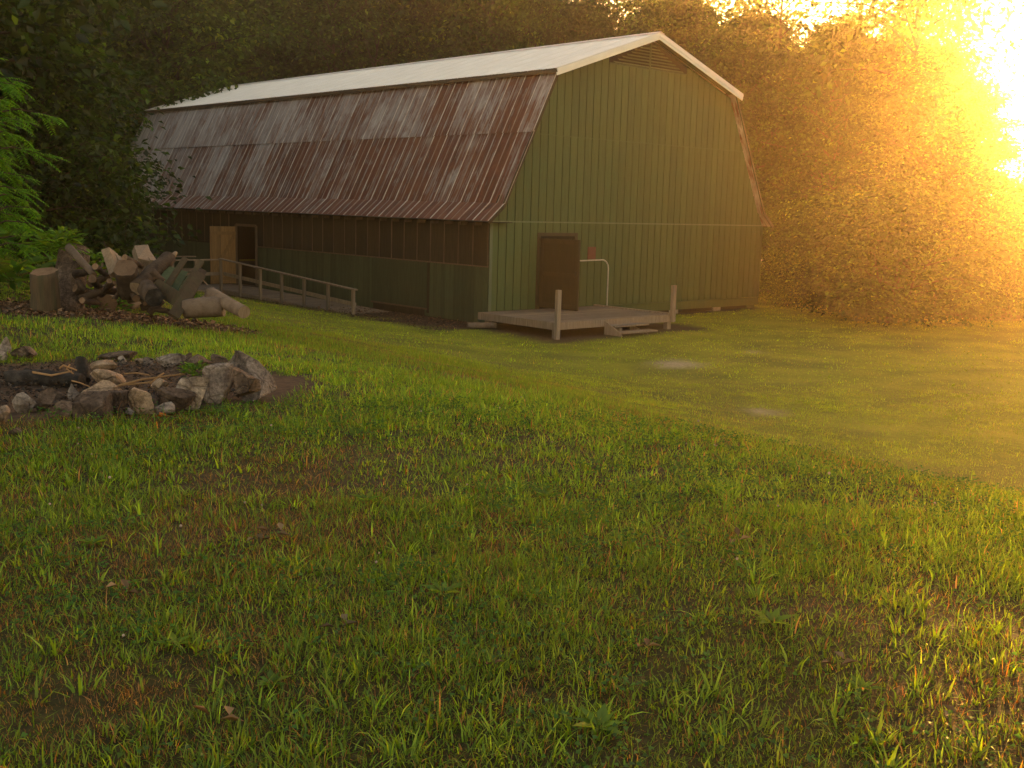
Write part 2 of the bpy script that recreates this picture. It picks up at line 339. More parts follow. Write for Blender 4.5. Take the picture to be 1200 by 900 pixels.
def edge_dist(x, y):
    """signed distance into the woods (positive inside), from the wood's edge polyline read as y over x"""
    ex = np.array([p[0] for p in EDGE]); ey = np.array([p[1] for p in EDGE])
    shp = np.shape(x); X = np.ravel(x); Y = np.ravel(y); best = np.full(X.shape, 1e9); sgn = np.ones(X.shape)
    for i in range(len(ex) - 1):
        ax, ay, bx_, by_ = ex[i], ey[i], ex[i + 1], ey[i + 1]; dx, dy = bx_ - ax, by_ - ay
        t = np.clip(((X - ax) * dx + (Y - ay) * dy) / (dx * dx + dy * dy), 0, 1)
        dd = np.hypot(X - ax - t * dx, Y - ay - t * dy); s = np.sign(dx * (Y - ay) - dy * (X - ax))
        m = dd < best; best = np.where(m, dd, best); sgn = np.where(m, s, sgn)
    return (best * sgn).reshape(shp)

def lowlawn_mask(x, y):
    u = x * U2[0] + y * U2[1]; w = x * V2[0] + y * V2[1]
    return sstep(np.interp(w, [4, 10], [8.3, 6.5]), np.interp(w, [4, 10], [11.5, 18.5]), u)
def make_ground():
    def axis(a, b, dense, n):
        t = np.linspace(-1, 1, n); s = np.sinh(t * 4.2) / math.sinh(4.2)
        return np.where(s < 0, -s * a, s * b) + dense
    xs = axis(-300, 300, -1.0, 280); ys = axis(-70, 290, 10.0, 300)
    X, Y = np.meshgrid(xs, ys); Z = terrain(X, Y); d, g = dirt_masks(X, Y)
    V = np.stack([X.ravel(), Y.ravel(), Z.ravel()], 1); nx = len(xs)
    i = (np.arange(len(ys) - 1)[:, None] * nx + np.arange(nx - 1)[None]).ravel()
    F = np.stack([i, i + 1, i + nx + 1, i + nx], 1)
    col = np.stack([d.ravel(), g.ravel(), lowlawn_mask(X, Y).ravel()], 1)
    o = link('ground', tri_mesh('ground', V, F, M['soil'], col, 4, True)); tag(o, kind='structure', label='grassy bank dropping to the lower lawn around the barn')
make_ground()

# ------------------------------------------------------------------ the barn
def clip_poly(poly, a, b, c):
    """keep the side a*x + b*z <= c of a polygon"""
    out = []
    for i in range(len(poly)):
        p, q = poly[i], poly[(i + 1) % len(poly)]; fp = a * p[0] + b * p[1] - c; fq = a * q[0] + b * q[1] - c
        if fp <= 0: out.append(p)
        if fp * fq < 0: t = fp / (fp - fq); out.append((p[0] + t * (q[0] - p[0]), p[1] + t * (q[1] - p[1])))
    return out
def prism_xz(mb, poly, y0, y1, mi=0):
    n = len(poly); vs = [(p[0], y0, p[1]) for p in poly] + [(p[0], y1, p[1]) for p in poly]
    fs = [tuple(range(n)), tuple(reversed(range(n, 2 * n)))] + [(i, i + n, (i + 1) % n + n, (i + 1) % n) for i in range(n)]
    return mb.add(vs, fs, mi)

def make_barn():
    root = empty('barn', (BX, BY, BZ), YAW)
    tag(root, 'large green gambrel barn with rusty lower roof and white upper roof', 'barn')
    BASE = -0.42
    K0 = (0.28, 3.02)                                            # where the lower slope starts to kick out
    EV = (-0.32, 2.53)                                           # eave tip
    prof = [(0, -0.02), (W_, -0.02), (W_, 2.5), (W_ - B_, H2 - .12), (W_ / 2, H3 - .12), (B_, H2 - .12), (0, 2.5)]
    def inside(poly, m=0.0):
        for i in range(len(prof)):
            p, q = prof[i], prof[(i + 1) % len(prof)]; nx, nz = (q[1] - p[1]), -(q[0] - p[0]); L = math.hypot(nx, nz)
            poly = clip_poly(poly, nx / L, nz / L, (p[0] * nx + p[1] * nz) / L - m)
            if len(poly) < 3: return []
        return poly
    # gable walls: a dark core and vertical boards
    for a_ in (0.0, L_ - 0.1): prism_xz(MB(), prof, a_, a_ + 0.1).build('gable_core', M['dark_void'], root)
    DU0, DU1, DH = 1.95, 3.36, 2.12                              # doorway on the deck
    bw = W_ / 42; share = {}
    def board(poly, u0):
        key = None
        if len(poly) == 4:
            key = tuple(round(c, 3) for p in poly for c in (p[0] - u0, p[1]))
        if key in share: me = share[key]
        else:
            mb = MB(); prism_xz(mb, [(p[0] - u0, p[1]) for p in poly], -0.026, 0.0); me = mb.mesh('board', M['green_board'])
            if key: share[key] = me
        link('board', me, root, (u0, 0, 0))
    vent = [(4.75, 7.34), (W_ - 4.75, 7.34), (W_ / 2, 8.12)]
    for i in range(42):
        u0, u1 = i * bw + 0.016, (i + 1) * bw - 0.016
        for z0, z1 in ((-0.02, 2.505), (2.55, 5.035), (5.06, 9)):
            p = inside([(u0, z0), (u1, z0), (u1, z1), (u0, z1)])
            if len(p) < 3: continue
            if z0 < 0 and u0 > DU0 - 0.25 and u1 < DU1 + 0.25:
                p = [(u0, DH + .08), (u1, DH + .08), (u1, z1), (u0, z1)]
            if z0 > 5 and u0 > 4.5 and u1 < W_ - 4.5: p = clip_poly(p, 0, 1, 7.34)
            if len(p) >= 3: board(p, u0)
    # vent louvre under the peak
    vt = empty('vent', (0, 0, 0), 0, root)
    for k in range(8):
        z = 7.38 + k * 0.092; hw = (8.15 - z) / (8.15 - 7.34) * (W_ / 2 - 4.70)
        mb = MB(); Mx = Matrix.Translation((W_ / 2, -0.02, z)) @ Matrix.Rotation(R(38), 4, 'X'); mb.box((-hw, -0.05, -0.006), (hw, 0.05, 0.006), Mx)
        mb.build('slat', M['side_green'], vt)
    fr = MB(); fr.box((4.6, -0.045, 7.30), (W_ - 4.6, -0.0, 7.34)); fr.box((W_ / 2 - .03, -0.06, 7.341), (W_ / 2 + .03, -0.028, 8.1)); fr.build('frame', M['side_green'], vt)
    MB().box((0, -0.045, 2.507), (W_, 0.0, 2.546)).build('joint_strip', M['green_trim'], root)
    MB().box((1.4, -0.036, 5.037), (W_ - 1.4, -0.0, 5.058)).build('joint_strip', M['green_board'], root)
    MB().box((-0.03, -0.05, -0.02), (0.075, -0.0265, 2.50)).build('corner_board', M['green_trim'], root)
    MB().box((W_ - 0.075, -0.05, -0.02), (W_ + 0.03, -0.0265, 2.50)).build('corner_board', M['green_board'], root)
    sk = MB(); sk.box((4.9, -0.05, -0.30), (W_, -0.005, -0.028)); sk.box((4.9, -0.075, -0.05), (W_, -0.052, -0.024)); sk.build('skirt_board', M['green_board'], root)
    for u in (5.4, 8.3, 10.6, 12.55):
        z = tz(*(np.array([BX, BY]) + U2 * u + V2 * 0.25)) - BZ
        MB().box((u - .2, 0.05, z - .1), (u + .2, 0.45, -0.3)).build('pier', M['concrete'] if u != 12.55 else M['side_green'], root)
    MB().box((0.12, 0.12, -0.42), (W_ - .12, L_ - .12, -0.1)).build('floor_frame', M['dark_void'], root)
    # doorway and its swung-open leaf
    dw = MB(); dw.box((DU0 - .12, -0.05, -.02), (DU0, 0.02, DH + .1)); dw.box((DU1, -0.05, -.02), (DU1 + .12, 0.02, DH + .1)); dw.box((DU0, -0.05, DH), (DU1, 0.02, DH + .1))
    dw.build('door_frame', M['brown_door'], root)
    lf = empty('door', (DU0, -0.06, 0.03), R(-84), root)
    MB().box((0, -0.022, 0), (1.46, 0.022, 2.03)).build('door_panel', M['brown_door'], lf)
    q = MB(); q.box((0.02, -0.036, 0.02), (0.12, -0.024, 2.01)); q.box((1.34, -0.036, 0.02), (1.44, -0.024, 2.01)); q.box((0.12, -0.036, 1.9), (1.34, -0.024, 2.01)); q.box((0.12, -0.036, 0.02), (1.34, -0.024, 0.16)); q.box((0.12, -0.036, .95), (1.34, -0.024, 1.06))
    q.build('door_rail', M['brown_door'], lf)
    MB().box((1.36, -0.075, 0.98), (1.40, -0.037, 1.13)).build('handle', M['iron'], lf)
    # long side wall under the eave
    cw = MB(); v0, v1 = 13.17, 14.62; FZ = -0.24
    cw.box((0, 0.1, BASE), (0.1, v0 - .05, 2.5)); cw.box((0, v1 + .05, BASE), (0.1, L_ - 0.1, 2.5)); cw.box((0, v0 - .05, 1.98), (0.1, v1 + .05, 2.5)); cw.box((0, v0 - .05, BASE), (.1, v1 + .05, FZ - .02))
    cw.build('side_core', M['dark_void'], root)
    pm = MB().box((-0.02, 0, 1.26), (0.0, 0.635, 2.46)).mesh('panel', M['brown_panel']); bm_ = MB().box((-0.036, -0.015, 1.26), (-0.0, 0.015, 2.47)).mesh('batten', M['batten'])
    k = 0; v = 0.04
    while v < L_ - 0.7:
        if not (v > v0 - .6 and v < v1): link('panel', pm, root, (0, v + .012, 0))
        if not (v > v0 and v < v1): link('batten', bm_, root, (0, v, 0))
        v += 0.66; k += 1
    MB().box((-0.04, 0.02, 1.225), (-0.0, v0 - .06, 1.258)).build('rail_strip', M['batten'], root)
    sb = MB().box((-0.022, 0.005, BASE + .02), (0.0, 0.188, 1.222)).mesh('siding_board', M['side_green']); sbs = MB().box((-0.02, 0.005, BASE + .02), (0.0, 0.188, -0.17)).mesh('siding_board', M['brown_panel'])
    v = 0.02
    while v < L_ - 0.2:
        if v > v0 - .2 and v < v1 + .05: pass
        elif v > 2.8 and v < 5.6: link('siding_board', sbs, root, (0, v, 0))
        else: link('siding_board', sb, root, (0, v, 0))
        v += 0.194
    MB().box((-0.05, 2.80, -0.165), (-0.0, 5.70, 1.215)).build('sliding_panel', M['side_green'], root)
    MB().box((-0.075, 2.75, -0.21), (-0.052, 5.70, -0.16)).build('bottom_track', M['batten'], root)
    MB().box((-0.06, 2.70, -0.3), (-0.0, 2.78, 1.22)).build('post_strip', M['brown_panel'], root)
    jb = MB(); jb.box((-0.06, v0 - .09, FZ), (0.02, v0, 2.0)); jb.box((-0.06, v1, FZ), (0.02, v1 + .09, 2.0)); jb.box((-0.06, v0, 1.95), (0.02, v1, 2.04)); jb.build('door_jamb', M['batten'], root)
    MB().box((0.11, v0 - 1, FZ - .05), (4.0, v1 + 1, FZ)).build('floor', M['deck_wood'], root)
    dl = empty('door', (-0.07, v1 + .0, FZ + .03), R(180), root); dl['label'] = 'tan timber door swung open beside the boardwalk'
    pl = MB().box((0.003, -0.02, 0), (0.147, 0.012, 2.14)).mesh('plank', M['tan_door'])
    for i in range(7): link('plank', pl, dl, (i * 0.15, 0, 0))
    q = MB(); q.box((0.0, 0.0125, 0.14), (1.05, 0.04, 0.26)); q.box((0.0, 0.0125, 1.83), (1.05, 0.04, 1.95)); q.bar((0.06, 0.027, 1.80), (1.0, 0.027, 0.30), 0.028, 0.11, (1, 0, 1))
    q.build('brace', M['tan_door'], dl)
    rt = MB(); v = 0.35
    while v < L_ - .2: rt.box((-0.26, v - .025, 2.40), (0.0, v + .025, 2.49)); v += 0.66
    tag(rt.build('rafter_tails', M['batten'], root), kind='stuff')
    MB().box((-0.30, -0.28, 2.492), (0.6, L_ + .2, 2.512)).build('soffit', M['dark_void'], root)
    # far side wall
    MB().box((W_ - .1, 0.1, -.02), (W_, L_ - .1, 2.5)).build('side_wall', M['side_green'], root)

    # lower roof: tin sheets in two courses and a kicked-out strip at the eave, both slopes
    def sheet(p, q, wid, name, mat, nrib, rh, seed, lift=0.0, lap=0.06):
        """sheet with ribs running down the slope from p (upper) to q (lower), in the (u, h) plane, wid along v.  local x = down the slope"""
        du, dh = q[0] - p[0], q[1] - p[1]; L = math.hypot(du, dh); nx, nz = -dh / L, du / L
        if nz < 0: nx, nz = -nx, -nz
        prof_ = [(0.0, 0.0, 0)]
        for k in range(nrib):
            c = wid * (k + .5) / nrib if nrib > 1 else wid * .5
            prof_ += [(c - .03, 0, 0), (c - .010, rh, .55), (c + .010, rh, .55), (c + .03, 0, 0)]
        prof_ += [(wid, 0, 0), ]
        e = [(0.0, .002, 1), (0.02, rh * 1.5, 1), (0.045, 0.0, 0)]
        prof_ = e + [x for x in prof_ if 0.05 < x[0]] + [(wid + .02, rh * .6, 1)]
        V = []; F = []; rib = []
        for s in (0, 1):
            for (y, h, r) in prof_:
                V.append((s * L, y, h + lift)); rib.append(r)
        n = len(prof_)
        for k in range(n - 1): F.append((k, k + 1, n + k + 1, n + k))
        me = bpy.data.meshes.new(name); me.from_pydata(V, [], F); me.materials.append(mat)
        a = me.attributes.new('rib', 'FLOAT', 'POINT'); a.data.foreach_set('value', [float(r) for r in rib])
        me.update()
        Mx = Matrix(((du / L, 0, nx, p[0]), (0, 1, 0, 0), (dh / L, 0, nz, p[1]), (0, 0, 0, 1)))
        return me, Mx
    def mid(t, a=K0, b=(B_, H2)): return (b[0] + (a[0] - b[0]) * t, b[1] + (a[1] - b[1]) * t)
    nsh = 42; sw = (L_ + .55) / nsh
    courses = [(mid(-0.01), mid(0.475), 0.03), (mid(0.46), mid(1.0), 0.002), (mid(0.995), EV, 0.006)]
    for ci, (p, q, lift) in enumerate(courses):
        me, Mx = sheet(p, q, sw, 'tin_sheet', M['rusty_tin'], 1, 0.016, ci, lift)
        for i in range(nsh):
            o = link('tin_sheet', me, root); o.matrix_local = Matrix.Translation((0, -0.30 + i * sw, 0)) @ Mx
            o['along'] = 0.11 - 0.26 * (i / nsh) + (0.035 if ci else -0.03) + (0.1 if ci == 2 else 0)
        if ci == 2: continue
    far = MB()
    for (a, b) in ((mid(-.01), K0), (K0, EV)):
        a2, b2 = (W_ - a[0], a[1]), (W_ - b[0], b[1])
        far.add([(a2[0], -.3, a2[1]), (a2[0], L_ + .25, a2[1]), (b2[0], L_ + .25, b2[1]), (b2[0], -.3, b2[1])], [(0, 1, 2, 3)])
        far.add([(a2[0] - .03, -.3, a2[1] - .03), (a2[0] - .03, L_ + .25, a2[1] - .03), (b2[0] - .03, L_ + .25, b2[1] - .03), (b2[0] - .03, -.3, b2[1] - .03)], [(0, 3, 2, 1)])
    far.build('far_roof_slope', M['rusty_tin'], root)
    for sgn in (0, 1):                                           # rake boards down the lower slopes
        f = (lambda p: (W_ - p[0], p[1])) if sgn else (lambda p: p)
        rb = MB(); a, b, c = f((B_ - .02, H2 - .07)), f((K0[0] - .02, K0[1] - .07)), f((EV[0] + .02, EV[1] - .05))
        rb.bar((a[0], -.275, a[1]), (b[0], -.275, b[1]), .035, .075 if sgn else .11, (1 if sgn else -1, 0, .5)); rb.bar((b[0], -.277, b[1]), (c[0], -.277, c[1]), .035, .10, (0, 0, 1))
        rb.build('rake_board', M['side_green'] if sgn else M['mossy_wood'], root)
    # upper roof
    e0, pk = (B_ - .20, H2 - .035), (W_ / 2, H3 + .02)
    nps = 30; pw = (L_ + .75) / nps
    for sgn in (0, 1):
        p, q = pk, (e0 if not sgn else (W_ - e0[0], e0[1]))
        me, Mx = sheet(p, q, pw, 'roof_sheet', M['white_steel'], 3, 0.016, 50 + sgn, 0.03)
        for i in range(nps):
            o = link('roof_sheet', me, root); o.matrix_local = Matrix.Translation((0, -0.42 + i * pw, 0)) @ Mx
    rc = MB()
    for s in (-1, 1):
        sl_ = (pk[1] - e0[1]) / (pk[0] - e0[0])
        rc.add([(pk[0], -.43, pk[1] + .068), (pk[0], L_ + .34, pk[1] + .068), (pk[0] + s * .2, L_ + .34, pk[1] + .068 - .2 * sl_), (pk[0] + s * .2, -.43, pk[1] + .068 - .2 * sl_)], [(0, 1, 2, 3)])
    rc.build('ridge_cap', M['white_steel'], root)
    for sgn in (0, 1):
        f = (lambda p: (W_ - p[0], p[1])) if sgn else (lambda p: p)
        a, b = f(e0), pk; dx = 0.004 if sgn else -0.004
        rb = MB(); rb.bar((a[0], -.405, a[1] - .035), (b[0] + dx, -.405, b[1] - .035), .03, .11, (0, 0, 1)); rb.build('rake_trim', M['white_steel'], root)
        rb = MB(); rb.bar((a[0], -.385, a[1] - .13), (b[0] + dx, -.385, b[1] - .13), .03, .09, (0, 0, 1)); rb.build('rake_trim', M['white_steel'], root)
        rb = MB(); rb.bar((a[0], -.37, a[1] - .02), (b[0], -.37, b[1] - .02), .02, .02, (0, 0, 1)); rb.add([(a[0], -.37, a[1] - .06), (b[0], -.37, b[1] - .06), (b[0], .05, b[1] - .06), (a[0], .05, a[1] - .06)], [(0, 1, 2, 3)]); rb.build('overhang_board', M['side_green'], root)
        es = MB(); es.box((min(a[0], a[0] + (.03 if not sgn else -.03)), -.40, a[1] - .09), (max(a[0], a[0] + (.03 if not sgn else -.03)), L_ + .3, a[1] + .012)); es.build('eave_trim', M['white_steel'] if sgn else M['batten'], root)
    return root
make_barn()
def bp(u, v, h): return Vector((BX + U2[0] * u + V2[0] * v, BY + U2[1] * u + V2[1] * v, BZ + h))
def bz(u, v):
    p = bp(u, v, 0); return tz(p.x, p.y) - BZ

# ------------------------------------------------------------------ deck, steps, handrail, sign
def make_deck():
    root = empty('wooden_deck', (BX, BY, BZ), YAW); tag(root, 'low weathered timber deck in front of the green gable', 'deck')
    u0, u1, v0, v1 = -0.38, 4.32, -3.15, -0.06; T = -0.02
    nb = 22; w = (v1 - v0) / nb; me = MB().box((u0, 0.004, -0.035), (u1, w - .004, 0)).mesh('plank', M['deck_wood'])
    for i in range(nb): link('plank', me, root, (0, v0 + i * w, T + random.uniform(-.003, .003)))
    MB().box((u0, v0 - .045, T - .20), (u1, v0 - .003, T - .004)).build('fascia', M['grey_wood'], root)
    MB().box((u0 - .045, v0 - .045, T - .20), (u0 - .003, v1, T - .006)).build('fascia', M['grey_wood'], root)
    MB().box((u1 + .003, v0 - .045, T - .20), (u1 + .045, v1, T - .006)).build('fascia', M['grey_wood'], root)
    MB().box((u1 - .05, v0 + .1, T + .001), (u1 + .04, v1, T + .05)).build('edge_curb', M['grey_wood'], root)
    for u in (u0 + .1, u1 - .1):
        for v in (v0 + .06, v1 - .3): MB().box((u - .075, v - .07, bz(u, v) - .2), (u + .075, v + .08, T - .04)).build('leg', M['grey_wood'], root)
    for (u, lean) in ((u0 - .02, .01), (u1 - .06, -.01)):
        p = MB(); p.bar((u, v0 - .10, bz(u, v0) - .0 if u < 0 else T - .2), (u + lean, v0 - .10, .84), .13, .10, (0, 1, 0)); p.build('corner_post', M['grey_wood'], root)
    j = MB()
    for i in range(6): j.box((u0 + .1 + i * .95, v0, T - .17), (u0 + .15 + i * .95, v1, T - .04))
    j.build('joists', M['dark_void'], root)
make_deck()
def make_steps():
    root = empty('deck_steps', (BX, BY, BZ), YAW); tag(root, 'short flight of timber steps at the front of the deck', 'steps')
    u0, u1, v = 1.45, 2.75, -3.20
    g = bz(3.2, -3.7)
    for i in range(2):
        z = -0.02 - (i + 1) * 0.15; MB().box((u0 + .045, v - .32 * (i + 1) - .02, z - .045), (u1 + .16, v - .32 * i - .015 * i, z)).build('tread', M['grey_wood'], root)
    for u in (u0, u1 - .25):
        mb = MB(); pts = [(v - .003, -.05 if u == u0 else -.217), (v - .003, g - .02), (v - .66, g - .02), (v - .60, g + .06 if u == u0 else -.37)]
        vs = [(u, a, b) for a, b in pts] + [(u + .04, a, b) for a, b in pts]; mb.add(vs, [(0, 1, 2, 3), (7, 6, 5, 4), (0, 4, 5, 1), (1, 5, 6, 2), (2, 6, 7, 3), (3, 7, 4, 0)])
        mb.build('stringer', M['grey_wood'], root)
    MB().box((u0 + .3, v - .3, g), (u0 + .4, v - .02, -.24)).build('riser_block', M['grey_wood'], root)
make_steps()
def make_handrail():
    pts = [(2.1, -.24, 1.36), (3.2, -.24, 1.39), (4.40, -.24, 1.41)]
    for a in range(1, 7):
        t = a / 6 * math.pi / 2; pts.append((4.40 + .28 * math.sin(t), -.24, 1.41 - .28 * (1 - math.cos(t))))
    pts += [(4.68, -.24, .5), (4.69, -.24, -.25)]
    o = MB().tube(pts, [.021] * len(pts), 10).build('pipe_handrail', M['steel'], None, True, loc=(BX, BY, BZ), rot=(0, 0, YAW))
    tag(o, 'bent galvanised pipe handrail beside the brown deck door', 'handrail')
    o = MB().box((3.95, -.06, 1.42), (4.28, -.027, 1.80)).build('wall_sign', M['red_sign'], None, loc=(BX, BY, BZ), rot=(0, 0, YAW))
    tag(o, 'small faded red board on the green wall above the handrail', 'sign')
make_handrail()

# ------------------------------------------------------------------ boardwalk, ramp and its railing
def make_walk():
    root = empty('boardwalk', (BX, BY, BZ), YAW); tag(root, 'grey timber boardwalk and ramp leading to the side door', 'boardwalk')
    RU = -1.62; zp = -0.22; FZ = -.26
    k = 0
    me = MB().box((-6.2, 0.004, -.035), (-0.05, .146, 0)).mesh('plank', M['deck_wood'])
    for i in range(15): link('plank', me, root, (0, 12.75 + i * .15, FZ))
    me2 = MB().box((RU, 0.004, -.035), (-0.10, .146, 0)).mesh('plank', M['deck_wood'])
    for i in range(55):
        v = 12.6 - i * .15; t = i / 55; link('plank', me2, root, (0, v, FZ - .16 * t))
    sd = MB(); sd.bar((RU - .03, 12.7, FZ - .1), (RU - .03, 4.4, FZ - .26), .04, .18); sd.bar((-6.2, 12.72, FZ - .1), (RU, 12.72, FZ - .1), .04, .18); sd.build('side_beam', M['grey_wood'], root)
    rl = empty('ramp_railing', (BX, BY, BZ), YAW); tag(rl, 'sloping grey timber railing along the ramp beside the barn', 'railing')
    def rz(v): return 0.83 + (v - 12.7) * (0.83 - 0.34) / (12.7 - 4.3) if v < 12.7 else .83
    vs = [12.7, 11.3, 9.9, 8.5, 7.1, 5.7, 4.3]
    for v in vs:
        h = rz(v); g = bz(RU - .1, v) - .1
        MB().box((RU - .11, v - .05, g), (RU - .03, v + .05, h - .02)).build('post', M['grey_wood'], rl)
    tr = MB(); tr.bar((RU - .07, 12.78, rz(12.7)), (RU - .07, 8.5, rz(8.5)), .13, .04); tr.bar((RU - .07, 8.5, rz(8.5) - .003), (RU - .07, 4.15, rz(4.3)), .13, .04); tr.build('top_rail', M['grey_wood'], rl)
    MB().bar((RU - .01, 12.6, rz(12.6) - .52), (RU - .01, 4.25, rz(4.3) - .46), .035, .12).build('lower_rail', M['grey_wood'], rl)
    for (v, lab) in ((12.72, 'level grey railing on the near side of the boardwalk behind the log pile'), (14.95, 'level grey railing on the far side of the boardwalk by the open door')):
        r2 = empty('boardwalk_railing', (BX, BY, BZ), YAW); tag(r2, lab, 'railing')
        ue = RU - .12 if v < 14 else -1.55
        for u in np.linspace(ue - .9, -6.0, 4): MB().box((u - .05, v - .04, bz(u, v) - .1), (u + .05, v + .04, .78)).build('post', M['grey_wood'], r2)
        MB().bar((ue, v, .80), (-6.1, v, .80), .13, .04).build('top_rail', M['grey_wood'], r2)
        MB().bar((ue, v + .02, .30), (-6.1, v + .02, .30), .035, .12).build('lower_rail', M['grey_wood'], r2)
make_walk()
#PART3
# ------------------------------------------------------------------ leaves, trees, shrubs
def unit(a): return a / np.maximum(np.linalg.norm(a, axis=-1, keepdims=True), 1e-9)
def leaf_cards(P, D, Nn, ln, wd, col, fold=0.25):
    """diamond leaves: base P, direction D, face normal Nn; two folded triangles each"""
    Sx = unit(np.cross(D, Nn)); n = len(P); ln = np.broadcast_to(ln, n)[:, None]; wd = np.broadcast_to(wd, n)[:, None]
    a = P; b = P + D * ln * .45 + Sx * wd * .5 + Nn * wd * fold; c = P + D * ln - Nn * ln * .12; d = P + D * ln * .45 - Sx * wd * .5 + Nn * wd * fold
    V = np.stack([a, b, c, d], 1).reshape(-1, 3); i = np.arange(n)[:, None] * 4
    F = np.concatenate([i + [0, 1, 2], i + [0, 2, 3]], 1).reshape(-1, 3)
    return V, F, np.repeat(col, 4, 0)
def leaf_colours(n, base, var=0.35, warm=0.12):
    v = np.exp(rng.normal(0, var, (n, 1))); c = np.array(base)[None] * v
    w = rng.random((n, 1)) < warm; return np.where(w, c * np.array([1.7, 1.25, .8]), c)
def clusters(Cn, m, spread, flat, size, base, droop=0.35):
    K = len(Cn); tone = np.exp(rng.normal(0, .36, (K, 1)))
    c = np.repeat(Cn, m, 0); o = rng.normal(0, 1, (K * m, 3)) * [spread, spread, spread * flat]
    P = c + o; out = unit(o + rng.normal(0, .3, o.shape)); out[:, 2] -= droop; D = unit(out)
    up = unit(rng.normal(0, .55, o.shape) + [0, 0, 1]); Nn = unit(up - D * (up * D).sum(1, keepdims=True))
    ln = size * rng.uniform(.7, 1.35, K * m)
    return leaf_cards(P, D, Nn, ln, ln * rng.uniform(.5, .75, K * m), leaf_colours(K * m, base) * np.repeat(tone, m, 0))
def tree_proto(kind, H, cr, t0, nl, m, size, base, seed, trunk_r=None, spread=.6, flat=.6, sub=5, upang=(.25, .9), trunkmat='bark', leafmat='leaf', multi=1):
    rr = random.Random(seed); tb = MB(); cen = []
    tr = trunk_r or H * .016
    stems = []
    for s in range(multi):
        az = rr.uniform(0, 6.28); lean = 0 if multi == 1 else rr.uniform(.12, .45)
        pts = [Vector((0, 0, -.4))]; x = y = 0
        for k in range(1, 8):
            z = H * .95 * k / 7; x = lean * z * math.cos(az) + rr.uniform(-.02, .02) * H; y = lean * z * math.sin(az) + rr.uniform(-.02, .02) * H
            pts.append(Vector((x, y, z * (1 - lean * .3))))
        tb.tube(pts, [tr * (1.25 if k == 0 else 1) * (1 - k / 7.6) / (multi ** .4) for k in range(8)], 7, True, wob=.15, seed=seed + s); stems.append(pts)
    for i in range(nl):
        pts = stems[i % multi]; t = t0 + (0.98 - t0) * ((i + rr.random()) / nl); f = t * 7; k = min(int(f), 6); p = pts[k].lerp(pts[k + 1], f - k)
        u = (t - t0) / (1 - t0)
        prof = (math.sin(min(1, (u * .82 + .22)) * math.pi) ** .6) if kind != 'pine' else (.45 + .6 * math.sin(u * math.pi))
        az = i * 2.399 + rr.uniform(-.5, .5); L = cr * prof * rr.uniform(.7, 1.15); el = rr.uniform(*upang) * (.4 + .8 * u)
        d = Vector((math.cos(az) * math.cos(el), math.sin(az) * math.cos(el), math.sin(el)))
        q = p + d * L; mid = p.lerp(q, .5) + Vector((0, 0, L * .08)); r = max(.02, tr * .42 * (1 - t * .6) / multi ** .3)
        tb.tube([p, mid, q], [r, r * .6, r * .2], 5, False)
        cen.append(q)
        for j in range(sub):
            s = rr.uniform(.3, 1.0); b = (p.lerp(mid, s * 2) if s < .5 else mid.lerp(q, s * 2 - 1))
            e = b + Vector((rr.gauss(0, 1), rr.gauss(0, 1), rr.gauss(.15, .6))).normalized() * L * rr.uniform(.22, .5)
            tb.tube([b, e], [r * .35, r * .1], 4, False); cen += [e, b.lerp(e, .6)]
    cen += [pts[-1] + Vector((rr.gauss(0, .4), rr.gauss(0, .4), rr.uniform(-.6, .4))) for pts in stems for _ in range(4)]
    cen = np.array([tuple(c) for c in cen]); cen = cen[cen[:, 2] > .15]
    V, F, col = clusters(cen, m, spread, flat, size, base)
    return tb.mesh(kind + '_trunk', M[trunkmat], True), tri_mesh(kind + '_crown', V, F, M[leafmat], col)
DK, MD, LT = (.021, .046, .008), (.036, .072, .010), (.066, .112, .013)
PROTO = {}
PROTO['broad'] = [tree_proto('broad', 16, 4.6, .14, 44, 54, .22, b, s, None, .38, .5, 5) for b, s in ((DK, 1), (MD, 2), (DK, 3))]
PROTO['light'] = [tree_proto('light', 16, 4.4, .12, 44, 54, .22, LT, 5, None, .45, .5, 5)]
PROTO['slim'] = [tree_proto('slim', 16, 3.0, .22, 40, 26, .25, b, s, None, .5, .65, 4) for b, s in ((DK, 11), (MD, 12))]
PROTO['sparse'] = [tree_proto('sparse', 16, 3.4, .42, 24, 17, .24, b, s, .17, .5, .5, 4, (.3, 1.0)) for b, s in ((MD, 21), (MD, 22))]
PROTO['bush'] = [tree_proto('bush', 4, 1.9, .06, 34, 64, .105, b, s, .05, .34, .6, 4, (.1, .9), multi=4) for b, s in ((MD, 31), (DK, 32), (LT, 33))]
PROTO['sapling'] = [tree_proto('sapling', 6, 1.9, .1, 36, 26, .15, b, s, .06, .36, .35, 5, (.0, .6)) for b, s in ((DK, 41), (DK, 42))]
CNT = {}
def plant(kind, x, y, H, base_h, label, cat, group=None, rz=None, wide=1.0, which=None, name=None):
    k = CNT.get(kind, 0); CNT[kind] = k + 1; pr = PROTO[kind]; tm, cm = pr[(k if which is None else which) % len(pr)]
    root = empty(name or {'bush': 'bush', 'sapling': 'small_tree', 'sparse': 'tree'}.get(kind, 'tree'), (x, y, tz(x, y) - .05), random.uniform(0, 6.28) if rz is None else rz)
    s = H / base_h; tag(root, label, cat, group); root.scale = (s * wide, s * wide, s)
    link('trunk', tm, root); link('crown', cm, root); return root
def px_of(x, y):
    v = Vector((x, y, 0)) - EYE; return 600 + FOC * v.dot(RIGHT) / max(.1, v.dot(FWD)), v.dot(FWD)
def el_height(px, d, ytop, x, y):
    """tree height whose top stands at photo row ytop"""
    return (at(px, ytop, d).z - tz(x, y))
